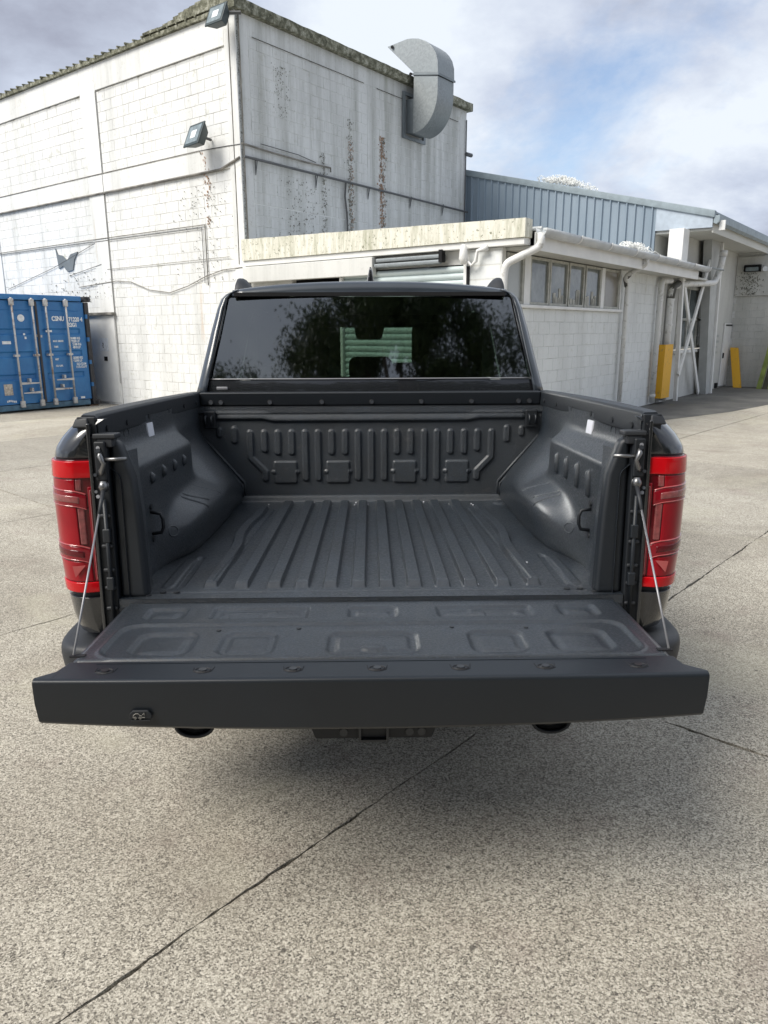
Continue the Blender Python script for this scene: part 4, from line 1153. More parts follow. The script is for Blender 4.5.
for (s_, u, z, sz) in (('MAX. GROSS', 8.60, 1.45, .052), ('30480 KG', 9.01, 1.50, .07), ('67200 LB', 9.01, 1.435, .07), ('TARE', 8.61, 1.33, .052), ('2180 KG', 9.05, 1.37, .07), ('4810 LB', 9.05, 1.305, .07),
                       ('NET', 8.61, 1.06, .052), ('28300 KG', 9.03, 1.075, .07), ('62390 LB', 9.03, 1.01, .07), ('CU. CAP.', 8.61, .92, .052), ('33.2 CU.M', 9.10, .94, .066), ('1172 CU.FT', 9.08, .875, .066)):
    ktext(s_, u, z, sz)
x = MB(kb); x.disc((7.95, KV + 0.017, 1.95), (0, -1, 0), 0.075, 0.004, 16); x.build('round_sticker', 'decal', cont)
for (a, b, z0, z1, mt) in ((7.50, 7.68, 1.42, 1.48, 'decal'), (8.46, 8.60, 1.66, 1.70, 'decal'), (7.42, 7.60, 0.37, 0.60, 'plate'), (9.12, 9.22, 0.19, 0.235, 'decal'), (7.96, 8.0, 1.60, 1.64, 'decal'), (7.98, 8.02, 1.52, 1.57, 'decal'), (8.245, 8.27, 1.56, 1.61, 'lockbar'), (8.335, 8.37, 1.55, 1.60, 'lockbar')):
    x = MB(kb); x.box(a, b, KV + 0.012, KV + 0.017, z0, z1); x.build('sticker', mt, cont)
x = MB(kb)   # scuffed lettering near the foot of the left door
for k in range(6): x.box(7.45 + k * .035, 7.475 + k * .035, KV + .012, KV + .017, 0.22 + .012 * sin(k), 0.26 + .012 * sin(k))
x.build('scuff_marks', 'decal', cont)


# ------------------------------------------------------------------ pickup truck (local frame: y = 0 at the tailgate hinge, forward +y)
truck = bpy.data.objects.new('pickup_truck', None); truck.empty_display_size = 0.3
link(truck)
truck.location = (-0.0378, 2.2322, 0.0014)
truck.rotation_euler = (radians(-2.313), 0, radians(1.019))
tag(truck, 'black double cab pickup truck with its tailgate folded down, seen from behind', 'pickup truck')
T = truck
ZF = 0.827      # bed floor

# ---- bed floor: pressed sheet with raised ribs
ribs = [(0.048, .026, 1), (0.145, .026, 1), (0.242, .026, 1), (0.338, .026, 1), (0.450, .026, 1), (0.575, .024, 2)]
xs = np.linspace(-0.83, 0.83, 665); ys = np.concatenate([np.linspace(0.0, 0.22, 56), np.linspace(0.225, 1.60, 120), np.linspace(1.605, 1.72, 24)])
X, Y = np.meshgrid(xs, ys, indexing='ij')
Z = np.full_like(X, ZF)
for cx_, hw, kind in ribs:
    for s_ in (-1, 1):
        c0 = s_ * cx_
        cc = c0 + (s_ * 0.0 if kind == 1 else s_ * (0.014 * np.tanh((Y - 0.75) / 0.10) - 0.014 - 0.010 * np.tanh((Y - 1.15) / .10)))
        d = np.abs(X - cc)
        prof = 1 - sstep(hw - 0.006, hw + 0.002, d)
        end = sstep(0.085, 0.125, Y) * (1 - sstep(1.60, 1.64, Y))
        if kind == 2: end = sstep(0.10, 0.135, Y) * (1 - sstep(1.45, 1.5, Y))
        Z += 0.021 * prof * end
for s_ in (-1, 1):           # short grooves beside the wheel arch
    Z += -0.008 * (1 - sstep(0.010, 0.017, seg_dist(X, Y, s_ * 0.665, 0.13, s_ * 0.675, 0.50)))
    Z += 0.004 * (1 - sstep(0.012, 0.026, seg_dist(X, Y, s_ * 0.705, 0.13, s_ * 0.71, 0.46)))
    Z += -0.006 * (1 - sstep(0.004, 0.010, seg_dist(X, Y, s_ * 0.545, 0.14, s_ * 0.505, 1.45)))
Z += -0.004 * (1 - sstep(0.003, 0.008, np.abs(Y - 0.062))) + 0.035 * sstep(1.655, 1.675, Y)
Z += 0.012 * (1 - sstep(0.03, 0.05, np.hypot(X - 0.70, Y - 1.58)))
floor_o = np_grid('bed_floor', X, Y, Z, 'liner', T, flip=True)
q = MB(); q.box(-0.83, 0.83, -0.004, 1.72, 0.70, ZF - 0.03); q.build('bed_underside', 'plastic_dark', T)
q = MB(); q.grid([[(x, 0.001, z) for x in (-.83, .83)] for z in (ZF - 0.03, ZF - 0.0005)]); q.flip(); q.build('sill_edge', 'liner', T)
for x_ in (-0.745, -0.705, -0.66, 0.66, 0.705, 0.745):
    q = MB(); q.disc((x_, 0.035 + 0.03 * (abs(x_) < .72), ZF), (0, 0, 1), 0.011, 0.004, 8); q.build('bolt', 'bolt', floor_o)
rnd = random.Random(8)
q = MB()
for _ in range(22):
    x_, y_ = rnd.uniform(-.6, .66), rnd.choice([rnd.uniform(1.5, 1.64)] * 6 + [rnd.uniform(.1, 1.6)])
    s_ = rnd.uniform(.0015, .004); q.box(x_ - s_, x_ + s_, y_ - s_, y_ + s_ * 1.4, ZF - .002, ZF + s_ * 1.5)
q.build('grit', 'sticker', floor_o, kind='stuff')

# ---- bed sides with wheel arches (control cage, then smoothed)
ST = [
    (0.015, [(.80, .815), (.80, .83), (.80, .86), (.80, .90), (.80, .96), (.80, 1.0), (.80, 1.07), (.80, 1.222), (.803, 1.238), (.862, 1.280), (.874, 1.292), (.886, 1.315), (.887, 1.38)]),
    (0.3, [(.80, .815), (.80, .83), (.80, .86), (.80, .90), (.80, .96), (.80, 1.0), (.80, 1.07), (.80, 1.222), (.803, 1.238), (.862, 1.280), (.874, 1.292), (.886, 1.315), (.887, 1.38)]),
    (0.4, [(.80, .815), (.79, .83), (.785, .86), (.782, .91), (.785, .96), (.797, 1.0), (.80, 1.07), (.80, 1.222), (.803, 1.238), (.862, 1.280), (.874, 1.292), (.886, 1.315), (.887, 1.38)]),
    (0.5, [(.78, .815), (.755, .828), (.742, .87), (.735, .93), (.745, .965), (.790, 1.02), (.80, 1.07), (.80, 1.222), (.803, 1.238), (.862, 1.280), (.874, 1.292), (.886, 1.315), (.887, 1.38)]),
    (0.6, [(.745, .815), (.722, .828), (.705, .88), (.695, .955), (.710, .990), (.790, 1.045), (.80, 1.075), (.80, 1.222), (.803, 1.238), (.862, 1.280), (.874, 1.292), (.886, 1.315), (.887, 1.38)]),
    (0.72, [(.735, .815), (.712, .828), (.690, .89), (.675, .970), (.695, 1.008), (.790, 1.052), (.80, 1.08), (.80, 1.222), (.803, 1.238), (.862, 1.280), (.874, 1.292), (.886, 1.315), (.887, 1.38)]),
    (0.9, [(.73, .815), (.708, .828), (.686, .89), (.668, .975), (.690, 1.015), (.790, 1.056), (.80, 1.08), (.80, 1.222), (.803, 1.238), (.862, 1.280), (.874, 1.292), (.886, 1.315), (.887, 1.38)]),
    (1.0, [(.73, .815), (.708, .828), (.686, .89), (.668, .978), (.690, 1.018), (.792, 1.060), (.803, 1.085), (.803, 1.222), (.806, 1.238), (.865, 1.280), (.877, 1.292), (.90, 1.315), (.90, 1.38)]),
    (1.06, [(.73, .815), (.708, .828), (.686, .89), (.670, .980), (.692, 1.024), (.82, 1.075), (.845, 1.11), (.86, 1.222), (.87, 1.245), (.885, 1.280), (.894, 1.30), (.905, 1.32), (.905, 1.38)]),
    (1.16, [(.73, .815), (.708, .828), (.688, .89), (.672, .985), (.700, 1.045), (.84, 1.13), (.875, 1.16), (.892, 1.222), (.898, 1.245), (.903, 1.280), (.908, 1.30), (.912, 1.32), (.912, 1.38)]),
    (1.3, [(.73, .815), (.710, .828), (.692, .89), (.680, .975), (.722, 1.065), (.86, 1.175), (.892, 1.20), (.905, 1.232), (.909, 1.25), (.912, 1.280), (.915, 1.30), (.918, 1.32), (.918, 1.38)]),
    (1.5, [(.73, .815), (.712, .828), (.700, .88), (.695, .945), (.760, 1.050), (.885, 1.178), (.908, 1.21), (.916, 1.24), (.919, 1.255), (.921, 1.280), (.923, 1.30), (.925, 1.32), (.925, 1.38)]),
    (1.64, [(.73, .815), (.714, .828), (.706, .87), (.703, .925), (.78, 1.02), (.90, 1.160), (.918, 1.20), (.925, 1.24), (.927, 1.255), (.928, 1.280), (.93, 1.30), (.932, 1.32), (.932, 1.38)]),
    (1.72, [(.73, .815), (.714, .828), (.706, .87), (.703, .925), (.79, 1.03), (.912, 1.170), (.925, 1.20), (.930, 1.24), (.932, 1.255), (.933, 1.280), (.935, 1.30), (.936, 1.32), (.936, 1.38)]),
]
for s_ in (-1, 1):
    q = MB(); q.grid([[(s_ * x_, y_, z_) for x_, z_ in pr] for y_, pr in ST])
    if s_ > 0: q.flip()
    side = q.build('bed_side', 'liner', T, smooth=True, subd=3)
    from mathutils.bvhtree import BVHTree
    dg = bpy.context.evaluated_depsgraph_get(); dg.update()
    ev = side.evaluated_get(dg); em = ev.to_mesh()
    bvh = BVHTree.FromPolygons([v_.co.copy() for v_ in em.vertices], [tuple(p_.vertices) for p_ in em.polygons])
    ev.to_mesh_clear()
    def onto(p, d):
        h = bvh.ray_cast(Vector(p), Vector(d)); return h[0] if h[0] is not None else Vector(p)
    # pressed ridges on the arch top
    for (xa, ya, xb, yb, r_) in ((.676, .990, .790, .870, .005), (.695, .81, .792, .69, .010), (.682, .745, .790, .655, .009)):
        w_ = MB(); w_.tube([onto((s_ * (xa + (xb - xa) * i / 8), ya + (yb - ya) * i / 8, 1.3), (0, 0, -1)) - Vector((0, 0, r_ * .55)) for i in range(9)], [r_ * .2] + [r_] * 7 + [r_ * .2], 10)
        w_.build('pressed_ridge', 'liner', side, smooth=True)
    w_ = MB(); w_.tube([onto((0, .45 + .026 * cos(a), .950 + .020 * sin(a)), (s_, 0, 0)) for a in [2 * pi * k / 20 for k in range(21)]], 0.0028, 5, cap=False); w_.build('plug_ring', 'liner', side, smooth=True)
    # slots pressed into the upper wall
    for k, (y_, h0, h1) in enumerate(((.34, 1.10, 1.185), (.49, 1.11, 1.19), (.65, 1.12, 1.19), (.80, 1.12, 1.19))):
        if s_ < 0: h0 = 1.165
        w_ = MB()
        w_.tube([(s_ * .803, y_, h0 - .012), (s_ * .799, y_, h0), (s_ * .799, y_, h1), (s_ * .803, y_, h1 + .012)], [.004, .014, .014, .004], 10)
        w_.build('pressed_slot', 'liner', side, smooth=True)
    # stake hollows under the rail
    for y_ in (0.22, 0.36):
        w_ = MB(); w_.tube([(s_ * .888, y_ + .028 * cos(a), 1.335 + .018 * sin(a)) for a in [2 * pi * i / 14 for i in range(15)]], 0.004, 5, cap=False); w_.build('stake_hole', 'plastic_dark', side)
    w_ = MB(); w_.hexa([(s_ * .876, .60, 1.295), (s_ * .876, .675, 1.295), (s_ * .884, .675, 1.297), (s_ * .884, .60, 1.297)], [(s_ * .882, .60, 1.350), (s_ * .882, .675, 1.350), (s_ * .89, .675, 1.350), (s_ * .89, .60, 1.350)])
    w_.build('sticker', 'sticker', side, fix=True, label='small pale sticker under the rail' )
    # tie-down loops
    td = MB(); td.tube([(s_ * .80, .30, 1.055), (s_ * .765, .30, 1.05), (s_ * .757, .30, 1.03), (s_ * .757, .30, 1.0), (s_ * .765, .30, .98), (s_ * .80, .30, .975)], 0.0065, 7)
    td.build('tie_down_loop', 'plastic_dark', side, smooth=True)
    for z_ in (1.075, .955):
        w_ = MB(); w_.disc((s_ * .80, .30, z_), (-s_, 0, 0), 0.011, 0.008, 8); w_.build('bolt', 'bolt', side)
    q = MB(); rr = []
    for k in range(13):
        a = pi * k / 12; rr.append((s_ * .793, .30 + .03 * cos(a), .0))

# ---- bulkhead: pressed panel
xs = np.linspace(-0.94, 0.94, 471); zs = np.linspace(0.83, 1.345, 129)
X, Zz = np.meshgrid(xs, zs, indexing='ij')
H = np.zeros_like(X)
def cap(ax, az, bx, bz, r=0.0165, h=0.011):
    global H
    H = np.maximum(H, h * (1 - sstep(r - 0.005, r + 0.003, seg_dist(X, Zz, ax, az, bx, bz))))
for s_ in (-1, 1):
    for k in (291, 361): cap(s_ * k / 1000, 1.205, s_ * k / 1000, .955)
    for k in (217, 142, 435, 510): cap(s_ * k / 1000, 1.205, s_ * k / 1000, 1.10)
    cap(s_ * .583, 1.205, s_ * .583, 1.115)
    cap(s_ * .66, 1.205, s_ * .66, 1.07); cap(s_ * .66, 1.07, s_ * .583, .99); cap(s_ * .583, .99, s_ * .583, .955)
    cap(s_ * .745, 1.225, s_ * .745, 1.165); cap(s_ * .825, 1.222, s_ * .825, 1.195, .014)
    for c0 in (.1835, .4725):
        d = rrect(X, Zz, s_ * c0, .988, .063, .060, .010)
        H = np.maximum(H, 0.009 * (1 - sstep(-.004, .003, d)))
        for sx in (-1, 1):
            d2 = np.hypot(X - (s_ * c0 + sx * .066), Zz - .990); H = H + 0.007 * (1 - sstep(.007, .014, d2)) * (1 - sstep(.0, .02, -d))
    # diagonal edge: raised welt
cap(-.072, 1.205, -.072, .955); cap(0, 1.205, 0, .955); cap(.072, 1.205, .072, .955)
zl = 1.268 + 0.012 * sstep(.52, .60, np.abs(X))
H = np.maximum(H, 0.013 * sstep(zl - .010, zl + .006, Zz) * (1 - sstep(zl + .010, zl + .05, Zz)) * (1 - sstep(.82, .86, np.abs(X))))
H += 0.012 * sstep(.012, .0, (Zz - .835)) 
H += 0.006 * sstep(1.305, 1.315, Zz)
np_grid('bulkhead', X, 1.70 - H, Zz, 'liner', T)
bulk = [o for o in T.children if o.name.startswith('bulkhead')][0]
for s_ in (-1, 1):
    q = MB(); q.tube([(s_ * .915, 1.69, 1.185), (s_ * .70, 1.69, .935), (s_ * .70, 1.69, .85)], 0.008, 7); q.build('seam_welt', 'liner', bulk, smooth=True)
    q = MB(); q.tube([(s_ * .925, 1.655, 1.175), (s_ * .705, 1.655, .925), (s_ * .705, 1.655, .86)], 0.006, 7); q.build('seam_welt', 'liner', bulk, smooth=True)
    # tie-down bracket
    q = MB(); q.box(s_ * .84, s_ * .905, 1.675, 1.70, 1.23, 1.325); br_ = q.build('tie_down_bracket', 'plastic_dark', bulk, bevel=.006)
    q = MB(); q.tube([(s_ * .855, 1.67, 1.30), (s_ * .855, 1.645, 1.295), (s_ * .855, 1.64, 1.25), (s_ * .888, 1.64, 1.25), (s_ * .888, 1.645, 1.295), (s_ * .888, 1.67, 1.30)], .006, 6); q.build('ring', 'plastic', br_, smooth=True)
q = MB(); q.box(-.935, .935, 1.695, 1.74, 1.32, 1.348); q.build('bulkhead_flange', 'plastic_dark', T)

# ---- rail caps
FR = MB(); FR.hexa([(-.930, 1.735, 1.35), (.930, 1.735, 1.35), (.930, 1.80, 1.35), (-.930, 1.80, 1.35)], [(-.930, 1.72, 1.422), (.930, 1.72, 1.422), (.930, 1.80, 1.425), (-.930, 1.80, 1.425)])
fr = FR.build('front_rail_cap', 'plastic', T, bevel=.008, segs=3, fix=True)
for x_ in (-.816, -.55, -.267, 0.005, .276, .552, .81, .87, -.87):
    q = MB(); q.disc((x_, 1.7285, 1.368), (0, -1, .2), .011, .004, 10); b_ = q.build('bolt', 'bolt', fr)
    q = MB(); q.tube([(x_ + .0125 * cos(a), 1.7275, 1.368 + .0125 * sin(a)) for a in [2 * pi * i / 12 for i in range(13)]], .0022, 4, cap=False); q.build('bolt_ring', 'bolt_dark', b_)
for s_ in (-1, 1):
    rows = []
    for y_, xi, xo, zt in ((0.03, .862, .922, 1.424), (0.06, .865, .928, 1.428), (0.5, .882, .962, 1.43), (1.0, .902, .98, 1.43), (1.5, .921, .99, 1.428), (1.80, .932, .99, 1.426)):
        rows.append([(s_ * (xi + .004), y_, zt - .080), (s_ * xi, y_, zt - .072), (s_ * (xi + .002), y_, zt - .010), (s_ * (xi + .010), y_, zt - .001), (s_ * (xo - .012), y_, zt), (s_ * xo, y_, zt - .012), (s_ * (xo + .002), y_, zt - .03)])
    q = MB(); q.grid(rows)
    # rear end closure
    q.add(rows[0], [tuple(range(7))])
    if s_ < 0: q.flip()
    rc = q.build('side_rail_cap', 'plastic', T, bevel=.003, segs=2)
    q = MB(); q.hexa([(s_ * .888, .03, 1.29), (s_ * .93, .03, 1.29), (s_ * .985, 1.78, 1.29), (s_ * .945, 1.78, 1.29)], [(s_ * .880, .03, 1.40), (s_ * .925, .03, 1.40), (s_ * .98, 1.78, 1.40), (s_ * .945, 1.78, 1.40)]); q.build('rail_core', 'plastic_dark', T, fix=True)
    q = MB(); q.box(s_ * .866, s_ * .924, .016, .029, 1.350, 1.419); q.build('rail_end_plate', 'plastic_dark', T, bevel=.004)
    # stepped end piece on the rear corner
    q = MB(); q.hexa([(s_ * .885, .004, 1.385), (s_ * .940, .010, 1.385), (s_ * .945, .16, 1.395), (s_ * .885, .16, 1.395)],
                     [(s_ * .888, .012, 1.417), (s_ * .928, .018, 1.415), (s_ * .935, .16, 1.423), (s_ * .888, .16, 1.423)])
    q.build('rail_end_piece', 'plastic_grey', rc, bevel=.006, fix=True)
    for y_, xi in ((.12, .8665), (.35, .876), (.65, .888), (.98, .9), (1.32, .914), (1.62, .9245)):
        q = MB(); q.disc((s_ * xi, y_, 1.375), (-s_, 0, 0), .011, .004, 10); q.build('bolt', 'bolt', rc)

# ---- rear corner panels: one curved section used for cap, lamp and lower panel
def XO(z): 
    pts = [(.60, .975), (.66, 1.0), (.70, 1.005), (.76, 1.022), (.84, 1.030), (.95, 1.040), (1.15, 1.045), (1.28, 1.040), (1.315, 1.030), (1.35, 1.008), (1.38, .982), (1.40, .957), (1.412, .938)]
    for (a, b), (c_, d) in zip(pts, pts[1:]):
        if z <= c_: return b + (d - b) * max(0, (z - a)) / (c_ - a)
    return pts[-1][1]
def YO(z):
    return 0.012 + (0.022 * max(0, (z - 1.30) / .11) ** 1.6) + .02 * max(0, (.84 - z) / .2)
def corner(s, z, off=0.0, xi=.885):
    """s in 0..3: rear flat, rounded corner, flank"""
    xo, y0, R_ = XO(z), YO(z), .10
    xr = xo - R_
    if s <= 1: x_, y_ = xi + (xr - xi) * s, y0 - .012 * (s)
    elif s <= 2:
        a = (s - 1) * pi / 2; x_, y_ = xr + R_ * sin(a), y0 - .012 + R_ * 1.25 * (1 - cos(a))
    else: x_, y_ = xo + .004 * (s - 2), y0 - .012 + R_ * 1.25 + (s - 2) * .30
    # outward offset approximated by the section normal
    a = min(max(s - 1, 0), 1) * pi / 2
    return x_ + off * sin(a), y_ - off * cos(a)
def patch(name, mat, sd, s0, s1, z0, z1, off, parent, th=.010, ns=None, nz=None, zf=None, bevel=0.0, label=None, edge=True):
    ns = ns or max(2, int((s1 - s0) * 9) + 1); nz = nz or max(2, int((z1 - z0) / .02) + 1)
    rows, back = [], []
    for i in range(nz + 1):
        z = z0 + (z1 - z0) * i / nz
        rr, bb = [], []
        for j in range(ns + 1):
            s = s0 + (s1 - s0) * j / ns
            zz = z if zf is None else zf(s, z, i / nz)
            o_ = off
            x_, y_ = corner(s, zz, o_); rr.append((sd * x_, y_, zz))
            x_, y_ = corner(s, zz, o_ - th); bb.append((sd * x_, y_, zz))
        rows.append(rr); back.append(bb)
    q = MB(); q.grid(rows); nrow = (ns + 1)
    # skirt
    if edge:
        loop_f = rows[0] + [r[-1] for r in rows[1:]] + rows[-1][-2::-1] + [r[0] for r in rows[-2:0:-1]]
        loop_b = back[0] + [r[-1] for r in back[1:]] + back[-1][-2::-1] + [r[0] for r in back[-2:0:-1]]
        n_ = len(loop_f); q.add(loop_f + loop_b, [(k, (k + 1) % n_, n_ + (k + 1) % n_, n_ + k) for k in range(n_)])
    import bmesh
    o = q.build(name, mat, parent, smooth=False, label=label)
    bm = bmesh.new(); bm.from_mesh(o.data); bmesh.ops.remove_doubles(bm, verts=bm.verts, dist=1e-5); bmesh.ops.recalc_face_normals(bm, faces=bm.faces); bm.to_mesh(o.data); bm.free()
    o.data.polygons.foreach_set('use_smooth', [True] * len(o.data.polygons))
    m_ = o.modifiers.new('bevel', 'BEVEL'); m_.width = bevel or .003; m_.segments = 2; m_.limit_method = 'ANGLE'; m_.angle_limit = radians(50)
    m_ = o.modifiers.new('wn', 'WEIGHTED_NORMAL'); m_.keep_sharp = True
    return o
for sd in (-1, 1):
    # gloss shoulder above the lamp
    patch('rear_shoulder', 'paint', sd, 0, 3, 1.292, 1.412, .0, T, th=.03, nz=12, ns=30, edge=True)
    patch('rear_shoulder', 'plastic_dark', sd, 0, 2.6, 1.272, 1.300, -.006, T, th=.03)
    # lower corner panel and bumper end
    patch('lower_corner', 'paint' if sd > 0 else 'paint', sd, 0, 3, .705, .832, .0, T, th=.03, nz=8, ns=30)
    patch('lower_corner', 'plastic_dark', sd, -.3, 2.6, .825, .848, -.012, T, th=.03)
    bp = MB(); rows = []
    for z_, e in ((.52, -.02), (.56, .0), (.645, .012), (.672, .004), (.680, -.02), (.682, -.14)):
        rows.append([(sd * (.70 + 0), -.055 - e, z_), (sd * (.95 + e * .5), -.045 - e, z_), (sd * (1.02 + e), -.01 - e * .6, z_), (sd * (1.06 + e), .07, z_), (sd * (1.065 + e), .25, z_)])
    bp.grid(rows); 
    bp.build('bumper_end', 'plastic_grey', T, smooth=True, subd=2, fix=True)
    # ---- lamp
    L = empty('tail_light', (sd * .96, 0, 1.07), 0, T)
    def lp(name, mat, s0, s1, z0, z1, off, **k):
        o = patch(name, mat, sd, s0, s1, z0, z1, off, L, **k)
        o.data.transform(Matrix.Translation((-sd * .96, 0, -1.07))); return o
    lp('lens', 'red_deep', .0, 2.55, .848, 1.286, .0, th=.04)
    def lean(f):      # inner edge of the lamp leans outward towards the bottom
        return f
    lp('top_reflector', 'red_bright', .05, 2.5, 1.228, 1.282, .007)
    lp('main_reflector', 'red', .95, 2.5, .985, 1.224, .004)
    lp('lower_reflector', 'red_bright', .10, 2.5, .851, .885, .007)
    lp('lower_reflector', 'red', .45, 2.5, .888, .955, .003)
    lp('light_guide', 'red_smoke', .02, .30, .890, 1.20, .009)
    lp('guide_strip', 'pink', .10, .20, .895, 1.19, .012)
    lp('clear_column', 'pink', .62, .92, 1.188, 1.224, .005)
    lp('clear_column', 'pink', .55, .90, 1.012, 1.132, .005)
    def sw(s, z, t_): return z + .022 * (1 - math.exp(-((s - .5)) * 1.1)) - .010
    for z0 in (1.140, .962):
        lp('shelf', 'red_smoke', .40, 2.5, z0, z0 + .044, .006, zf=sw)
        lp('shelf_edge', 'pink_light', .42, 2.48, z0 - .0035, z0 + .0008, .0072, zf=sw, nz=1)
        lp('shelf_edge', 'pink_light', .42, 2.48, z0 + .0445, z0 + .0495, .0072, zf=sw, nz=1)
        lp('shelf_inset', 'pink' if z0 > 1.1 else 'red_deep', .75, 2.1, z0 + .010, z0 + .032, .0078, zf=sw)
    q = MB((sd * .96, 0, 1.07)); q.add([(sd * .925, -.0075, .945), (sd * .968, -.009, .942), (sd * .960, -.011, .905)], [(0, 1, 2)])
    q.build('painted_glint', 'pink_light', L, solid=.002)  # pale triangle painted as a reflection in the lens
    # ---- jamb between lamp and bed end post
    q = MB(); q.box(sd * .832, sd * .888, .004, .07, .60, 1.36); jb = q.build('gate_jamb', 'plastic_dark', T, bevel=.006)
    q = MB(); q.box(sd * .878, sd * .889, -.006, .02, .72, 1.40); q.build('jamb_lip', 'paint', jb, bevel=.003)
    for k, z_ in enumerate((1.00, .92, .86, .79, 1.10)):
        q = MB(); q.box(sd * .836, sd * .872, -.004, .006, z_, z_ + .012); q.build('jamb_clip', 'plastic_grey', jb, bevel=.003, segs=1)
    q = MB(); q.tube([(sd * .850, -.006, .735), (sd * .850, -.006, 1.16)], .0065, 7); q.build('rubber_seal', 'plastic', jb, smooth=True)
    for z_ in (1.02, .86):
        q = MB(); q.box(sd * .838, sd * .862, -.014, .004, z_, z_ + .045); q.build('seal_clamp', 'plastic', jb, bevel=.004)
    # latch, striker and cable
    lt = empty('latch', (sd * .845, 0, 1.295), 0, T)
    lo = (sd * .845, 0, 1.295)
    q = MB(lo); q.tube([(sd * .850, -.004, 1.315), (sd * .848, -.018, 1.30), (sd * .838, -.016, 1.275), (sd * .848, -.012, 1.25), (sd * .856, -.004, 1.235)], [.006, .009, .007, .009, .005], 8); q.build('latch_hook', 'steel', lt, smooth=True)
    q = MB(lo); q.box(sd * .832, sd * .868, -.012, .004, 1.22, 1.345); q.build('latch_plate', 'plastic_dark', lt, bevel=.006)
    q = MB(lo); q.tube([(sd * .842, -.010, 1.288), (sd * .768, -.010, 1.290)], .0062, 8); q.build('striker', 'steel', lt, smooth=True)
    rnd = random.Random(3)
    for k in range(9):
        q = MB(lo); yy, zz = -.008 - rnd.random() * .006, 1.16 + .17 * rnd.random(); q.disc((sd * (.838 + .034 * rnd.random()), yy, zz), (0, -1, .2), rnd.uniform(.0035, .008), .006, 7); q.build('latch_rivet', rnd.choice(['steel', 'bolt', 'cable_steel', 'bolt']), lt)
    q = MB(lo); q.tube([(sd * .842, -.004, 1.205), (sd * .842, -.016, 1.205)], [.012, .015], 10); q.tube([(sd * .842, -.022, 1.222), (sd * .842, -.024, 1.204), (sd * .842, -.024, 1.188)], [.010, .016, .009], 10); q.build('ball_stud', 'steel', lt, smooth=True)
    cb = MB(); p0, p1_ = Vector((sd * .842, -.022, 1.20)), Vector((sd * .800, -.452, .822))
    cb.tube([p0, p0.lerp(p1_, .18)], [.0075, .005], 8); cb.build('cable_sleeve', 'plastic_grey', T, smooth=True)
    cb = MB(); cb.tube([p0.lerp(p1_, .17), p1_], .0031, 7); cb.build('tailgate_cable', 'cable_steel', T, smooth=True)
    q = MB(); q.box(sd * .800, sd * .872, -.004, .05, 1.352, 1.368); q.box(sd * .812, sd * .86, .0, .05, 1.325, 1.352); q.build('upper_bracket', 'plastic_grey', T, bevel=.004)
    # bed end post
    q = MB(); poly = [(.742, .822), (.752, 1.10), (.762, 1.225), (.797, 1.335), (.831, 1.352), (.831, .822)]
    if sd < 0: poly = [(-a, b) for a, b in poly]
    q.prism(poly, 'y', .022, .075); pst = q.build('bed_end_post', 'plastic', T, bevel=.016, segs=4, fix=True)
    q = MB(); rows = []
    for (x_, z_) in [(.744, .822), (.754, 1.10), (.764, 1.225), (.80, 1.30)]:
        rows.append([(sd * x_, .055, z_), (sd * (x_ + .008), .12, z_), (sd * .800, .20, z_)])
    q.grid(rows); q.build('post_return', 'liner', T, smooth=True, fix=True)

# ---- bumper, hitch, exhaust
q = MB(); q.box(-.93, .93, -.15, .10, .455, .665); q.build('bumper', 'plastic_grey', T, bevel=.02)
q = MB(); q.prism([(-.215, .405), (-.195, .350), (.195, .350), (.215, .405)], 'y', -.06, .0); hb = q.build('hitch_receiver', 'plastic_dark', T, bevel=.006)
q = MB(); q.box(-.05, -.042, -.075, -.0, .345, .42); q.box(.042, .05, -.075, 0, .345, .42); q.box(-.0415, .0415, -.075, 0, .412, .42); q.box(-.0415, .0415, -.075, 0, .345, .353); q.build('hitch_tube', 'bolt', hb)
for x_ in (-.10, .12, .16): 
    q = MB(); q.disc((x_, -.061, .375), (0, -1, 0), .014, .003, 10); q.build('bolt', 'bolt', hb)
q = MB(); q.box(-.35, .35, .02, .30, .42, .56); q.build('hitch_beam', 'plastic_dark', T, bevel=.01)
for sd in (-1, 1):
    q = MB(); q.tube([(sd * .60, -.035, .392), (sd * .60, .15, .40), (sd * .58, .6, .44)], [.040, .038, .03], 16); q.v = [(sd * .60 + (x_ - sd * .60) * 1.55, y_, z_) for x_, y_, z_ in q.v]
    ex = q.build('exhaust_tip', 'paint', T, smooth=True)
    q = MB(); q.tube([(sd * .60 + .062 * cos(a), -.038, .392 + .038 * sin(a)) for a in [2 * pi * i / 24 for i in range(25)]], .006, 6, cap=False); q.build('tip_ring', 'plastic_dark', ex, smooth=True)

# ---- tailgate, lying open
tg = empty('tailgate', (0, 0, .80), 0, T)
tb = (0, 0, .80)
xs = np.linspace(-0.835, 0.835, 336); ys = np.linspace(-.478, -.004, 96)
X, Y = np.meshgrid(xs, ys, indexing='ij')
# trapezoid outline: widest at the hinge
half = .806 - .006 * (-Y / .47)
Xs = X / .835 * half
ZT = .815
Z = np.full_like(X, ZT)
ax_ = np.abs(Xs)
def ring_pocket(cx, cy, hx, hy, r=.040, depth=.009, w=.008, plateau=.5):
    global Z
    d = rrect(Xs, Y, cx, cy, hx, hy, r)
    rim = (1 - sstep(-.012, .005, d))
    Z -= depth * rim
    inner = 1 - sstep(-.038, -.020, d)

    Z += depth * plateau * inner
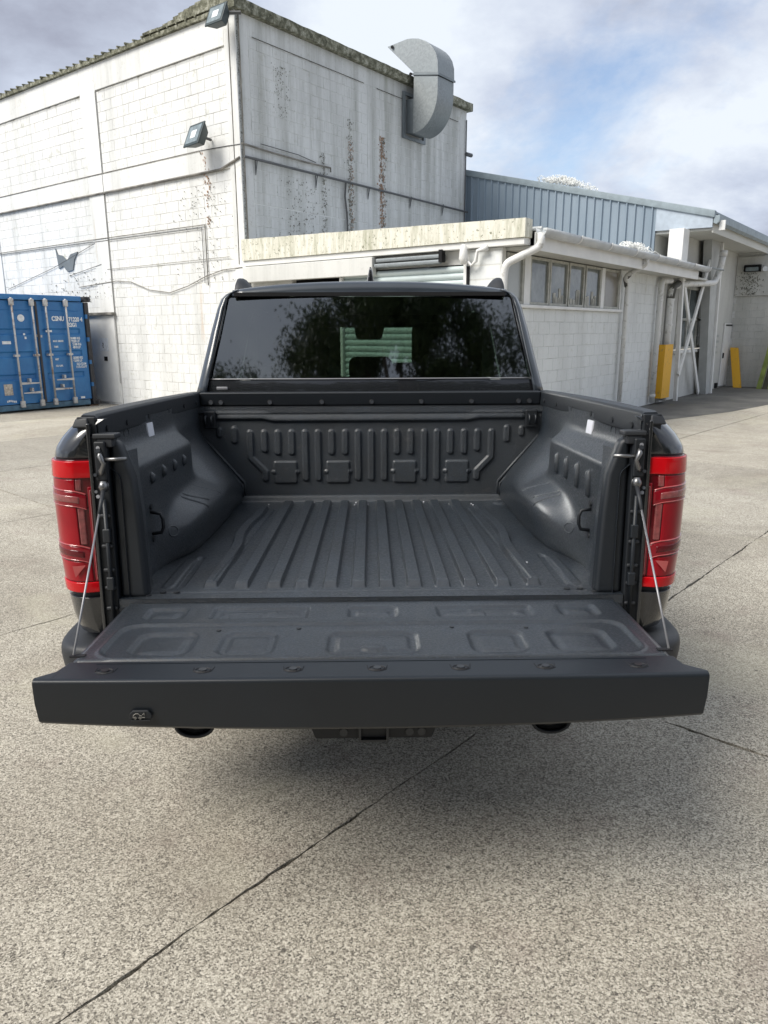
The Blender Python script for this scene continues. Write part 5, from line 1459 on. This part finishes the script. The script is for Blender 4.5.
# big lower field, slightly sunk with a rounded border
d = rrect(Xs, Y, 0, -.335, .745, .128, .06); Z -= .006 * (1 - sstep(-.012, .004, d)); Z += .004 * np.exp(-((d + .0) / .008) ** 2)
for s_ in (-1, 1):
    ring_pocket(s_ * .590, -.347, .085, .083)
    ring_pocket(s_ * .353, -.347, .080, .083)
    ring_pocket(s_ * .648, -.110, .062, .050, .02)
    ring_pocket(s_ * .352, -.110, .150, .050, .012, plateau=.35)
    d = rrect(Xs, Y, s_ * .40, -.12, .05, .02, .018); Z -= .004 * (1 - sstep(-.006, .004, d))
    Z += .005 * (1 - sstep(.010, .018, np.hypot(Xs - s_ * .315, (Y + .095) * 1.0)))
ring_pocket(0, -.347, .130, .083, plateau=.75)
ring_pocket(0, -.110, .078, .050, .02, plateau=.6)
Z += .006 * (1 - sstep(.014, .022, np.hypot(Xs * .55, Y + .39)))
Z -= .012 * sstep(-.014, -.004, Y)
Z -= .010 * sstep(-.472, -.478, Y)
Z = Z - .010 * sstep(half - .004 - .014, half - .004, ax_)
np_grid('tmp', Xs, Y, Z, 'liner', tg, flip=True)
gp = [o for o in tg.children][0]; gp.name = 'inner_panel'; gp.data.transform(Matrix.Translation((0, 0, -.80)))
for k, (x_, y_) in enumerate(((-.455, -.25), (.455, -.25), (-.22, -.24), (.235, -.24), (-.47, -.455), (.47, -.455), (-.23, -.45), (.24, -.45), (-.70, -.46), (.70, -.46))):
    q = MB(tb); q.disc((x_, y_, ZT - .006), (0, 0, 1), .007, .003, 8); q.build('screw', 'bolt', gp)
q = MB(tb); q.prism([(-.80, -.003), (.80, -.003), (.797, -.476), (-.797, -.476)], 'z', .735, .788); q.build('gate_body', 'paint', tg, bevel=.006, segs=2, fix=True)
# spoiler cap across the free edge
XL = [-.846, -.836, -.824, -.812, -.803, -.799, -.797, -.78] + [-.75 + .05 * i for i in range(31)] + [.78, .797, .799, .803, .812, .824, .836, .846]; NS = len(XL) - 1; rows = []
secs = []
for i in range(NS + 1):
    x_ = XL[i]; t_ = abs(x_) / .846
    edge_ = max(0, (t_ - .955) / .045)
    zb = .667 + .024 * t_ ** 2 + 0.0 * edge_
    yf = -.604 + .006 * t_ ** 4
    zt = ZT + .0015
    ax = abs(x_); yb = -.480 if ax < .798 else (-.500 if ax < .801 else -.533 - .040 * (ax - .803) / .043)
    secs.append([(x_, yb, zt - .020), (x_, yb - .004, zt - .002), (x_, yb - .012, zt), (x_, yf + .010, zt), (x_, yf + .002, zt - .004), (x_, yf - .001, zt - .012),
                 (x_ * (1 - .006 * 0), yf + .002, (zt + zb) / 2), (x_ * .997, yf + .010, zb + .010), (x_ * .995, yf + .020, zb), (x_ * .99, yf + .10, zb + .03), (x_, yb, .73)])
q = MB(tb); q.grid([[s_[k] for s_ in secs] for k in range(11)])
q.add(secs[0], [tuple(range(11))]); q.add(secs[-1], [tuple(range(10, -1, -1))])
sp = q.build('spoiler_cap', 'plastic_face', tg, bevel=.003, segs=2, fix=True)
q = MB(tb); q.box(-.79, .79, -.479, -.474, .79, .806); q.build('panel_gap', 'bolt_dark', tg)
q = MB(tb); q.box(-.72, .72, -.5035, -.5015, ZT + .0016, ZT + .0028); q.build('cap_crease', 'plastic_face', sp)
for x_ in (-.683, -.435, -.205, .010, .224, .443, .683):
    q = MB(tb); q.tube([(x_ + .020 * cos(a), -.548 + .013 * sin(a), ZT + .002) for a in [2 * pi * i / 16 for i in range(17)]], .0018, 4, cap=False); s1_ = q.build('screw_well', 'bolt_dark', sp)
    q = MB(tb); q.disc((x_, -.548, ZT + .001), (0, 0, 1), .0105, .004, 10); q.build('screw', 'bolt', sp)
    q = MB(tb); q.tube([(x_ - .026, -.530, ZT + .002), (x_ - .023, -.556, ZT + .002), (x_ - .008, -.566, ZT + .002), (x_ + .008, -.566, ZT + .002), (x_ + .023, -.556, ZT + .002), (x_ + .026, -.530, ZT + .002)], .0011, 4); q.build('screw_pocket', 'bolt_dark', sp)
for sd in (-1, 1):
    q = MB(tb); q.box(sd * .772, sd * .812, -.452, -.436, ZT - .002, ZT + .003); q.build('cable_slot', 'bolt_dark', tg)
# release button with the little open-tailgate symbol
q = MB(tb); q.prism([(-.617, .700), (-.562, .700), (-.562, .712), (-.570, .723), (-.608, .723), (-.617, .714)], 'y', -.609, -.600); rbn = q.build('release_button', 'plastic_dark', tg, bevel=.002, segs=1)
q = MB(tb); q.tube([(-.607, -.6105, .705), (-.606, -.6105, .712), (-.600, -.6105, .716), (-.594, -.6105, .716), (-.590, -.6105, .711), (-.586, -.6105, .711), (-.585, -.6105, .705)], .0011, 4)
q.tube([(-.585, -.6105, .706), (-.578, -.6105, .706)], .0012, 4); q.tube([(-.583, -.6105, .713), (-.579, -.6105, .718), (-.578, -.6105, .712)], .0013, 4)
for c_ in (-.602, -.590): q.tube([(c_ + .0028 * cos(a), -.6105, .7045 + .0028 * sin(a)) for a in [2 * pi * i / 10 for i in range(11)]], .0009, 4, cap=False)
q.build('tailgate_symbol', 'cable_grey', rbn)
for o_ in (rbn,) + tuple(rbn.children): o_.data.transform(Matrix.Translation((.008, 0, .014)))
q = MB(tb); q.box(-.605, -.558, -.611, -.604, .7105, .7125); q.build('button_lip', 'bolt', rbn)

# ---- outer bodywork
for sd in (-1, 1):
    rows = []
    for y_ in (0.42, .6, .8, 1.0, 1.2, 1.4, 1.6, 1.80):
        rows.append([(sd * (XO(z_) + .004 - .02 * max(0, (1.39 - z_) < 0)), y_, z_) for z_ in (.60, .70, .80, .90, 1.0, 1.1, 1.2, 1.28, 1.32, 1.36, 1.39, 1.405)])
    q = MB(); q.grid(rows)
    q.build('quarter_panel', 'paint', T, smooth=True, fix=True, solid=.004)
# cab shell
def yr(z): return 1.80 + max(0, z - 1.47) * .385
profR = [(.99, .55), (1.01, .70), (1.02, .95), (1.0, 1.20), (.975, 1.40), (.955, 1.46), (.925, 1.60), (.893, 1.75), (.862, 1.88), (.842, 1.935), (.815, 1.962), (.77, 1.980), (.65, 2.003), (.4, 2.022), (.0, 2.030)]
def cab_pt(k, y, sd, fr=0.0):
    x_, z_ = profR[k]; return (sd * x_, y, z_)
ysec = [0.0, .10, .35, 1.02, 1.12, 1.85, 2.35, 2.95]
def y_at(k, j):
    x_, z_ = profR[k]
    base = yr(z_) + .030 - .02 * (k >= 11) * (1 - abs(x_) / .8)
    if j == 0: return base
    yy = max(1.90 + ysec[j], base + .04 * j)
    if z_ > 1.46 and j >= 6:      # windscreen pillar slope
        top, bot = 3.85, 4.75
        lim = bot - (z_ - 1.46) / (2.03 - 1.46) * (bot - top)
        return min(yy, lim) if j == 6 else lim
    return yy
for sd in (-1, 1):
    q = MB()
    v = []
    for j in range(len(ysec)):
        for k in range(len(profR)):
            v.append((sd * profR[k][0], y_at(k, j), profR[k][1]))
    K = len(profR); f = []
    for j in range(len(ysec) - 1):
        for k in range(K - 1):
            glassy = 5 <= k <= 8 and j in (1, 2, 4, 5)
            if glassy: continue
            f.append((j * K + k, j * K + k + 1, (j + 1) * K + k + 1, (j + 1) * K + k))
    q.add(v, f)
    q.build('cab_shell', 'roof_paint', T, smooth=True, fix=True, solid=.03)
    for (j0, j1) in ((1, 3), (4, 6)):
        g = MB(); g.grid([[(sd * (profR[k][0] - .012), y_at(k, j), profR[k][1]) for k in range(5, 10)] for j in (j0, j1)])
        g.build('side_window', 'side_glass', T, smooth=True)
        g = MB(); g.grid([[(sd * (profR[k][0] - .024), y_at(k, j), profR[k][1]) for k in range(5, 10)] for j in (j0, j1)])
        g.build('window_light_block', 'cabin', T, smooth=True)  # added opaque sheet, keeps light and side-glass reflections out of the cab
    # rear pillar strip from glass edge to shell
    g = MB(); rows = []
    for k in range(4, 12):
        x_, z_ = profR[k]; gx_ = {11: .735, 4: .905, 5: .895, 6: .868, 7: .842, 8: .818, 9: .800, 10: .775}[k]
        zc_ = min(z_, 1.945)
        rows.append([(sd * gx_, yr(z_) - .012, z_), (sd * (gx_ + .012), yr(z_) - .018, z_), (sd * (gx_ * .4 + x_ * .6), yr(z_) - .006, z_), (sd * (x_ - .006), yr(z_) + .014, z_), (sd * (x_ + .0005), yr(z_) + .040, z_)])
    g.grid(rows); g.build('rear_pillar', 'roof_paint', T, smooth=True, fix=True, solid=.01)
    g = MB(); g.tube([(sd * .888, yr(1.50) - .012, 1.50), (sd * .842, yr(1.72) - .012, 1.72), (sd * .801, yr(1.938) - .012, 1.938)], .004, 6); g.build('window_trim', 'plastic_dark', T, smooth=True)
# header above the rear window
g = MB(); rows = []
for i in range(25):
    x_ = -.775 + 1.55 * i / 24; a = abs(x_) / .815
    zr = 2.030 - .050 * a ** 2.4
    yc = yr(1.945) - .022 + .018 * a ** 2
    rows.append([(x_, yc + .03, 1.944), (x_, yc, 1.946), (x_, yc - .004, 1.952), (x_, yc + .004, 1.952 + (zr - 1.952) * .5), (x_, yc + .020, 1.952 + (zr - 1.952) * .82), (x_, yc + .045, zr - .001), (x_, yc + .10, zr + .003), (x_, yc + .22, zr + .006)])
g.grid(rows); g.build('roof_header', 'roof_paint', T, smooth=True, fix=True, solid=.008)
# rear window (gently bowed) and the gloss band below
def bow(x_): return .030 * (abs(x_) / .87) ** 2 - .012
g = MB(); rows = []
for i in range(13):
    z_ = 1.497 + (1.938 - 1.497) * i / 12; w_ = .888 - (.888 - .800) * i / 12
    rows.append([(w_ * (-1 + 2 * j / 24), yr(z_) - .012 + bow(w_ * (-1 + 2 * j / 24)) , z_) for j in range(25)])
g.grid(rows); g.build('rear_window', 'tint', T, smooth=True, fix=True)
g = MB(); rows = []
for z_ in (1.33, 1.44, 1.485):
    rows.append([(.93 * (-1 + 2 * j / 24), yr(z_) - .006 + bow(.93 * (-1 + 2 * j / 24)), z_) for j in range(25)])
g.grid(rows); g.build('cab_back_panel', 'paint', T, smooth=True, fix=True)
g = MB(); g.tube([(.893 * (-1 + 2 * j / 24), yr(1.49) - .014 + bow(.89 * (-1 + 2 * j / 24)), 1.492) for j in range(25)], .0042, 6); g.build('window_sill_trim', 'cable_steel', T, smooth=True)
g = MB(); g.box(-.845, -.785, 1.772, 1.786, 1.436, 1.452); g.build('badge', 'cable_steel', T, bevel=.003)
# cab interior
g = MB(); g.box(-.84, .84, 1.87, 4.5, .75, .80); g.box(-.84, .84, 1.86, 1.90, .80, 1.44); g.box(-.80, .80, 4.25, 4.60, 1.0, 1.36); g.build('cab_interior', 'cabin', T)
g = MB(); g.box(-.76, .76, 1.95, 3.75, 1.945, 1.965); g.build('headliner', 'cabin', T)
def rbox(m, x0, x1, y0, y1, z0, z1): m.box(x0, x1, y0, y1, z0, z1); return m
g = rbox(MB(), -.78, .78, 2.35, 2.60, .85, 1.49); rs = g.build('rear_seat', 'seat', T, bevel=.06, segs=3)
for x_, w_, zt in ((0.0, .14, 1.615), (-.47, .14, 1.63), (.47, .14, 1.63)):
    g = rbox(MB(), x_ - w_, x_ + w_, 2.48, 2.58, 1.46, zt); g.build('headrest', 'seat', rs, bevel=.045, segs=4)
for s_ in (-1, 1):
    g = rbox(MB(), s_ * .60, s_ * .84, 3.30, 3.36, .9, 1.94); g.build('pillar_light_block', 'cabin', T)  # B-pillar box added inboard to block the bright view past the seats
    g = rbox(MB(), s_ * .30, s_ * .80, 3.05, 3.22, .9, 1.56); fs = g.build('front_seat', 'seat', T, bevel=.07, segs=3)
    g = rbox(MB(), s_ * .30, s_ * .62, 3.08, 3.20, 1.50, 1.86); g.build('headrest', 'seat', fs, bevel=.06, segs=4)
g = rbox(MB(), -.14, .14, 3.0, 3.12, 1.3, 1.585); g.v = [(x_ + .27, y_, z_) for x_, y_, z_ in g.v]; g.v = [(x_ if True else 0, y_, z_ - .01) for x_, y_, z_ in g.v]
g.build('centre_console', 'seat', T, bevel=.09, segs=4)
g = MB(); g.prism([(-.135, 1.88), (-.115, 1.772), (-.095, 1.760), (.075, 1.760), (.095, 1.772), (.12, 1.88)], 'y', 3.78, 3.86); g.build('mirror', 'cabin', T, bevel=.008, segs=2)
g = rbox(MB(), -.70, .70, 3.72, 3.80, 1.855, 1.95); g.build('sun_visor', 'cabin', T)
g = MB(); g.grid([[(x_, 4.70 - t_ * .86, 1.43 + t_ * .54) for x_ in (-.86 + .09 * t_, 0, .86 - .09 * t_)] for t_ in (0, .5, 1)]); g.build('windscreen', 'screen_glass', T, smooth=True)
# bonnet, front, mirrors, wheels (little of it shows from behind)
g = MB(); rows = []
for y_, zt, w_ in ((4.55, 1.42, 1.0), (4.9, 1.40, .99), (5.4, 1.36, .97), (5.72, 1.28, .94), (5.80, 1.10, .92), (5.80, .60, .90)):
    rows.append([(-w_, y_, .60), (-w_, y_, min(1.15, zt - .05)), (-w_ + .08, y_, zt - .05), (-.4, y_, zt), (0, y_, zt + .01), (.4, y_, zt), (w_ - .08, y_, zt - .05), (w_, y_, min(1.15, zt - .05)), (w_, y_, .60)])
g.grid(rows); g.build('bonnet', 'paint', T, smooth=True, fix=True, solid=.02)
g = MB(); g.box(-.95, .95, 1.82, 4.9, .55, .62); g.build('sill_frame', 'plastic_dark', T)
for s_ in (-1, 1):
    g = MB(); g.hexa([(s_ * 1.03, 4.2, 1.32), (s_ * 1.25, 4.2, 1.34), (s_ * 1.22, 4.33, 1.34), (s_ * 1.03, 4.33, 1.32)], [(s_ * 1.06, 4.2, 1.58), (s_ * 1.24, 4.2, 1.58), (s_ * 1.20, 4.30, 1.56), (s_ * 1.06, 4.30, 1.56)])
    
    for yw in (1.22, 4.85):
        zc_ = .415 + yw * .0404
        wheel = empty('wheel', (s_ * .88, yw, zc_), 0, T)
        g = MB(); g.tube([(s_ * x_, 0, 0) for x_ in (-.13, -.12, .11, .13)], [.36, .405, .405, .36], 28); g.build('tyre', 'rubber', wheel, smooth=True)
        g = MB(); g.tube([(s_ * .11, 0, 0), (s_ * .14, 0, 0)], [.26, .22], 16); g.build('rim', 'rim', wheel)
    # roof rail with raised rear foot
    g = MB(); rows = []
    for y_, zt, wi, wt in ((2.20, 1.975, .07, .01), (2.24, 2.070, .10, .024), (2.34, 2.092, .09, .026), (2.46, 2.072, .07, .022), (2.7, 2.035, .03, .015), (3.5, 2.035, .03, .015), (3.6, 1.98, .02, .01)):
        zb = 1.965
        rows.append([(s_ * (.795 - wi - .012), y_, zb + .03), (s_ * (.795 - wi), y_, zb + .03 + (zt - zb - .03) * .25), (s_ * (.790 - wt * 1.6), y_, zt - .004), (s_ * .790, y_, zt), (s_ * .803, y_, zt - .010), (s_ * .812, y_, zb)])
    g.grid(rows); g.build('roof_rail', 'plastic_grey', T, smooth=True, fix=True, subd=1)
g = MB(); g.grid([[(.004 + sx * w_, y_, z_) for sx in (-1, -.4, .4, 1)] for y_, z_, w_ in ((2.34, 2.03, .026), (2.36, 2.075, .018), (2.375, 2.085, .014))])
g = MB()
g.tube([(.004, 2.40, 2.02), (.004, 2.39, 2.060), (.004, 2.375, 2.088), (.004, 2.365, 2.12), (.004, 2.36, 2.145)], [.034, .026, .018, .012, .005], 12)
g.v = [(x_, 2.38 + (y_ - 2.38) * 2.2, z_) for x_, y_, z_ in g.v]; g.build('antenna_fin', 'paint', T, smooth=True)

# ------------------------------------------------------------------ trees behind the camera (they show in the rear window)
def tree(name, loc, H_, R_, z0, n, seed, label):
    rnd = random.Random(seed)
    r = empty(name, loc); tag(r, label, 'tree', 'trees behind the yard')
    g = MB(); tips = []
    g.tube([(0, 0, -.1), (.1, .05, H_ * .25), (-.05, .1, H_ * .5), (.1, 0, H_ * .85)], [.32, .25, .18, .05], 10)
    for k in range(12):
        a = k * 2.4; zz = H_ * (.28 + .05 * k)
        e = Vector((cos(a) * R_ * .75, sin(a) * R_ * .75, min(H_ * .95, zz + R_ * .5)))
        g.tube([(0, 0, zz), e * .5 + Vector((0, 0, zz * .5)), e], [.11, .07, .02], 6); tips.append(e)
    g.build('trunk', 'bark', r, smooth=True)
    clumps = []
    for _ in range(150):
        while True:
            p = Vector((rnd.uniform(-1, 1), rnd.uniform(-1, 1), rnd.uniform(-1, 1)))
            if .2 < p.length < 1: break
        clumps.append((Vector((p.x * R_, p.y * R_, z0 + (H_ - z0) * (.5 + .5 * p.z))), rnd.uniform(.2, .6)))
    N = n
    v = np.zeros((N * 4, 3), np.float32); 
    for i in range(N):
        c_, cr = clumps[rnd.randrange(len(clumps))]
        d_ = Vector((rnd.gauss(0, 1), rnd.gauss(0, 1), rnd.gauss(0, .8)))
        p = c_ + d_ * cr * .55
        ax = Vector((rnd.gauss(0, 1), rnd.gauss(0, 1), rnd.gauss(0, 1))).normalized(); bx = ax.orthogonal().normalized()
        l_, w_ = rnd.uniform(.035, .07), rnd.uniform(.015, .028)
        v[i * 4] = p - ax * l_; v[i * 4 + 1] = p + bx * w_; v[i * 4 + 2] = p + ax * l_; v[i * 4 + 3] = p - bx * w_
    me = bpy.data.meshes.new('crown')
    me.vertices.add(N * 4); me.vertices.foreach_set('co', v.ravel()); me.loops.add(N * 4); me.loops.foreach_set('vertex_index', np.arange(N * 4, dtype=np.int32))
    me.polygons.add(N); me.polygons.foreach_set('loop_start', np.arange(0, N * 4, 4, dtype=np.int32)); me.update(calc_edges=True)
    me.materials.append(M['leaf']); o = bpy.data.objects.new('crown', me); link(o, r)
    return r
tree('broadleaf_tree', (0.9, -4.2, 0), 11.3, 3.3, 6.0, 120000, 21, 'broad leafy tree behind the camera mirrored in the rear window')
tree('broadleaf_tree', (5.6, -5.0, 0), 11.0, 3.0, 6.0, 40000, 22, 'second leafy tree behind the camera on the right')
tree('broadleaf_tree', (-3.9, -5.6, 0), 10.1, 2.0, 6.0, 22000, 23, 'thinner leafy tree behind the camera on the left')

# dense belt of bushes and trees well behind the camera, unseen, added to cut fill light
rnd = random.Random(77)
N = 45000; v = np.zeros((N * 4, 3), np.float32)
for i in range(N):
    x_ = rnd.uniform(-34, 34); top = 5.2 + 1.6 * mnoise.noise(Vector((x_ * .22, 3, 0))) + .8 * mnoise.noise(Vector((x_ * .9, 7, 0)))
    z_ = top * rnd.random() ** .8; y_ = -12.5 - .02 * x_ * x_ * .6 + rnd.gauss(0, .9) + 0.9 * mnoise.noise(Vector((x_ * .5, z_ * .6, 2)))
    ax = Vector((rnd.gauss(0, 1), rnd.gauss(0, 1), rnd.gauss(0, 1))).normalized(); bx = ax.orthogonal().normalized(); p = Vector((x_, y_, z_))
    l_, w_ = rnd.uniform(.12, .24), rnd.uniform(.07, .13)
    v[i * 4] = p - ax * l_; v[i * 4 + 1] = p + bx * w_; v[i * 4 + 2] = p + ax * l_; v[i * 4 + 3] = p - bx * w_
me = bpy.data.meshes.new('tree_belt')
me.vertices.add(N * 4); me.vertices.foreach_set('co', v.ravel()); me.loops.add(N * 4); me.loops.foreach_set('vertex_index', np.arange(N * 4, dtype=np.int32))
me.polygons.add(N); me.polygons.foreach_set('loop_start', np.arange(0, N * 4, 4, dtype=np.int32)); me.update(calc_edges=True)
me.materials.append(M['leaf']); tb_ = bpy.data.objects.new('tree_belt', me); link(tb_)
tag(tb_, 'dense belt of bushes and trees unseen behind the camera, added to cut the fill light', 'bushes', kind='stuff')
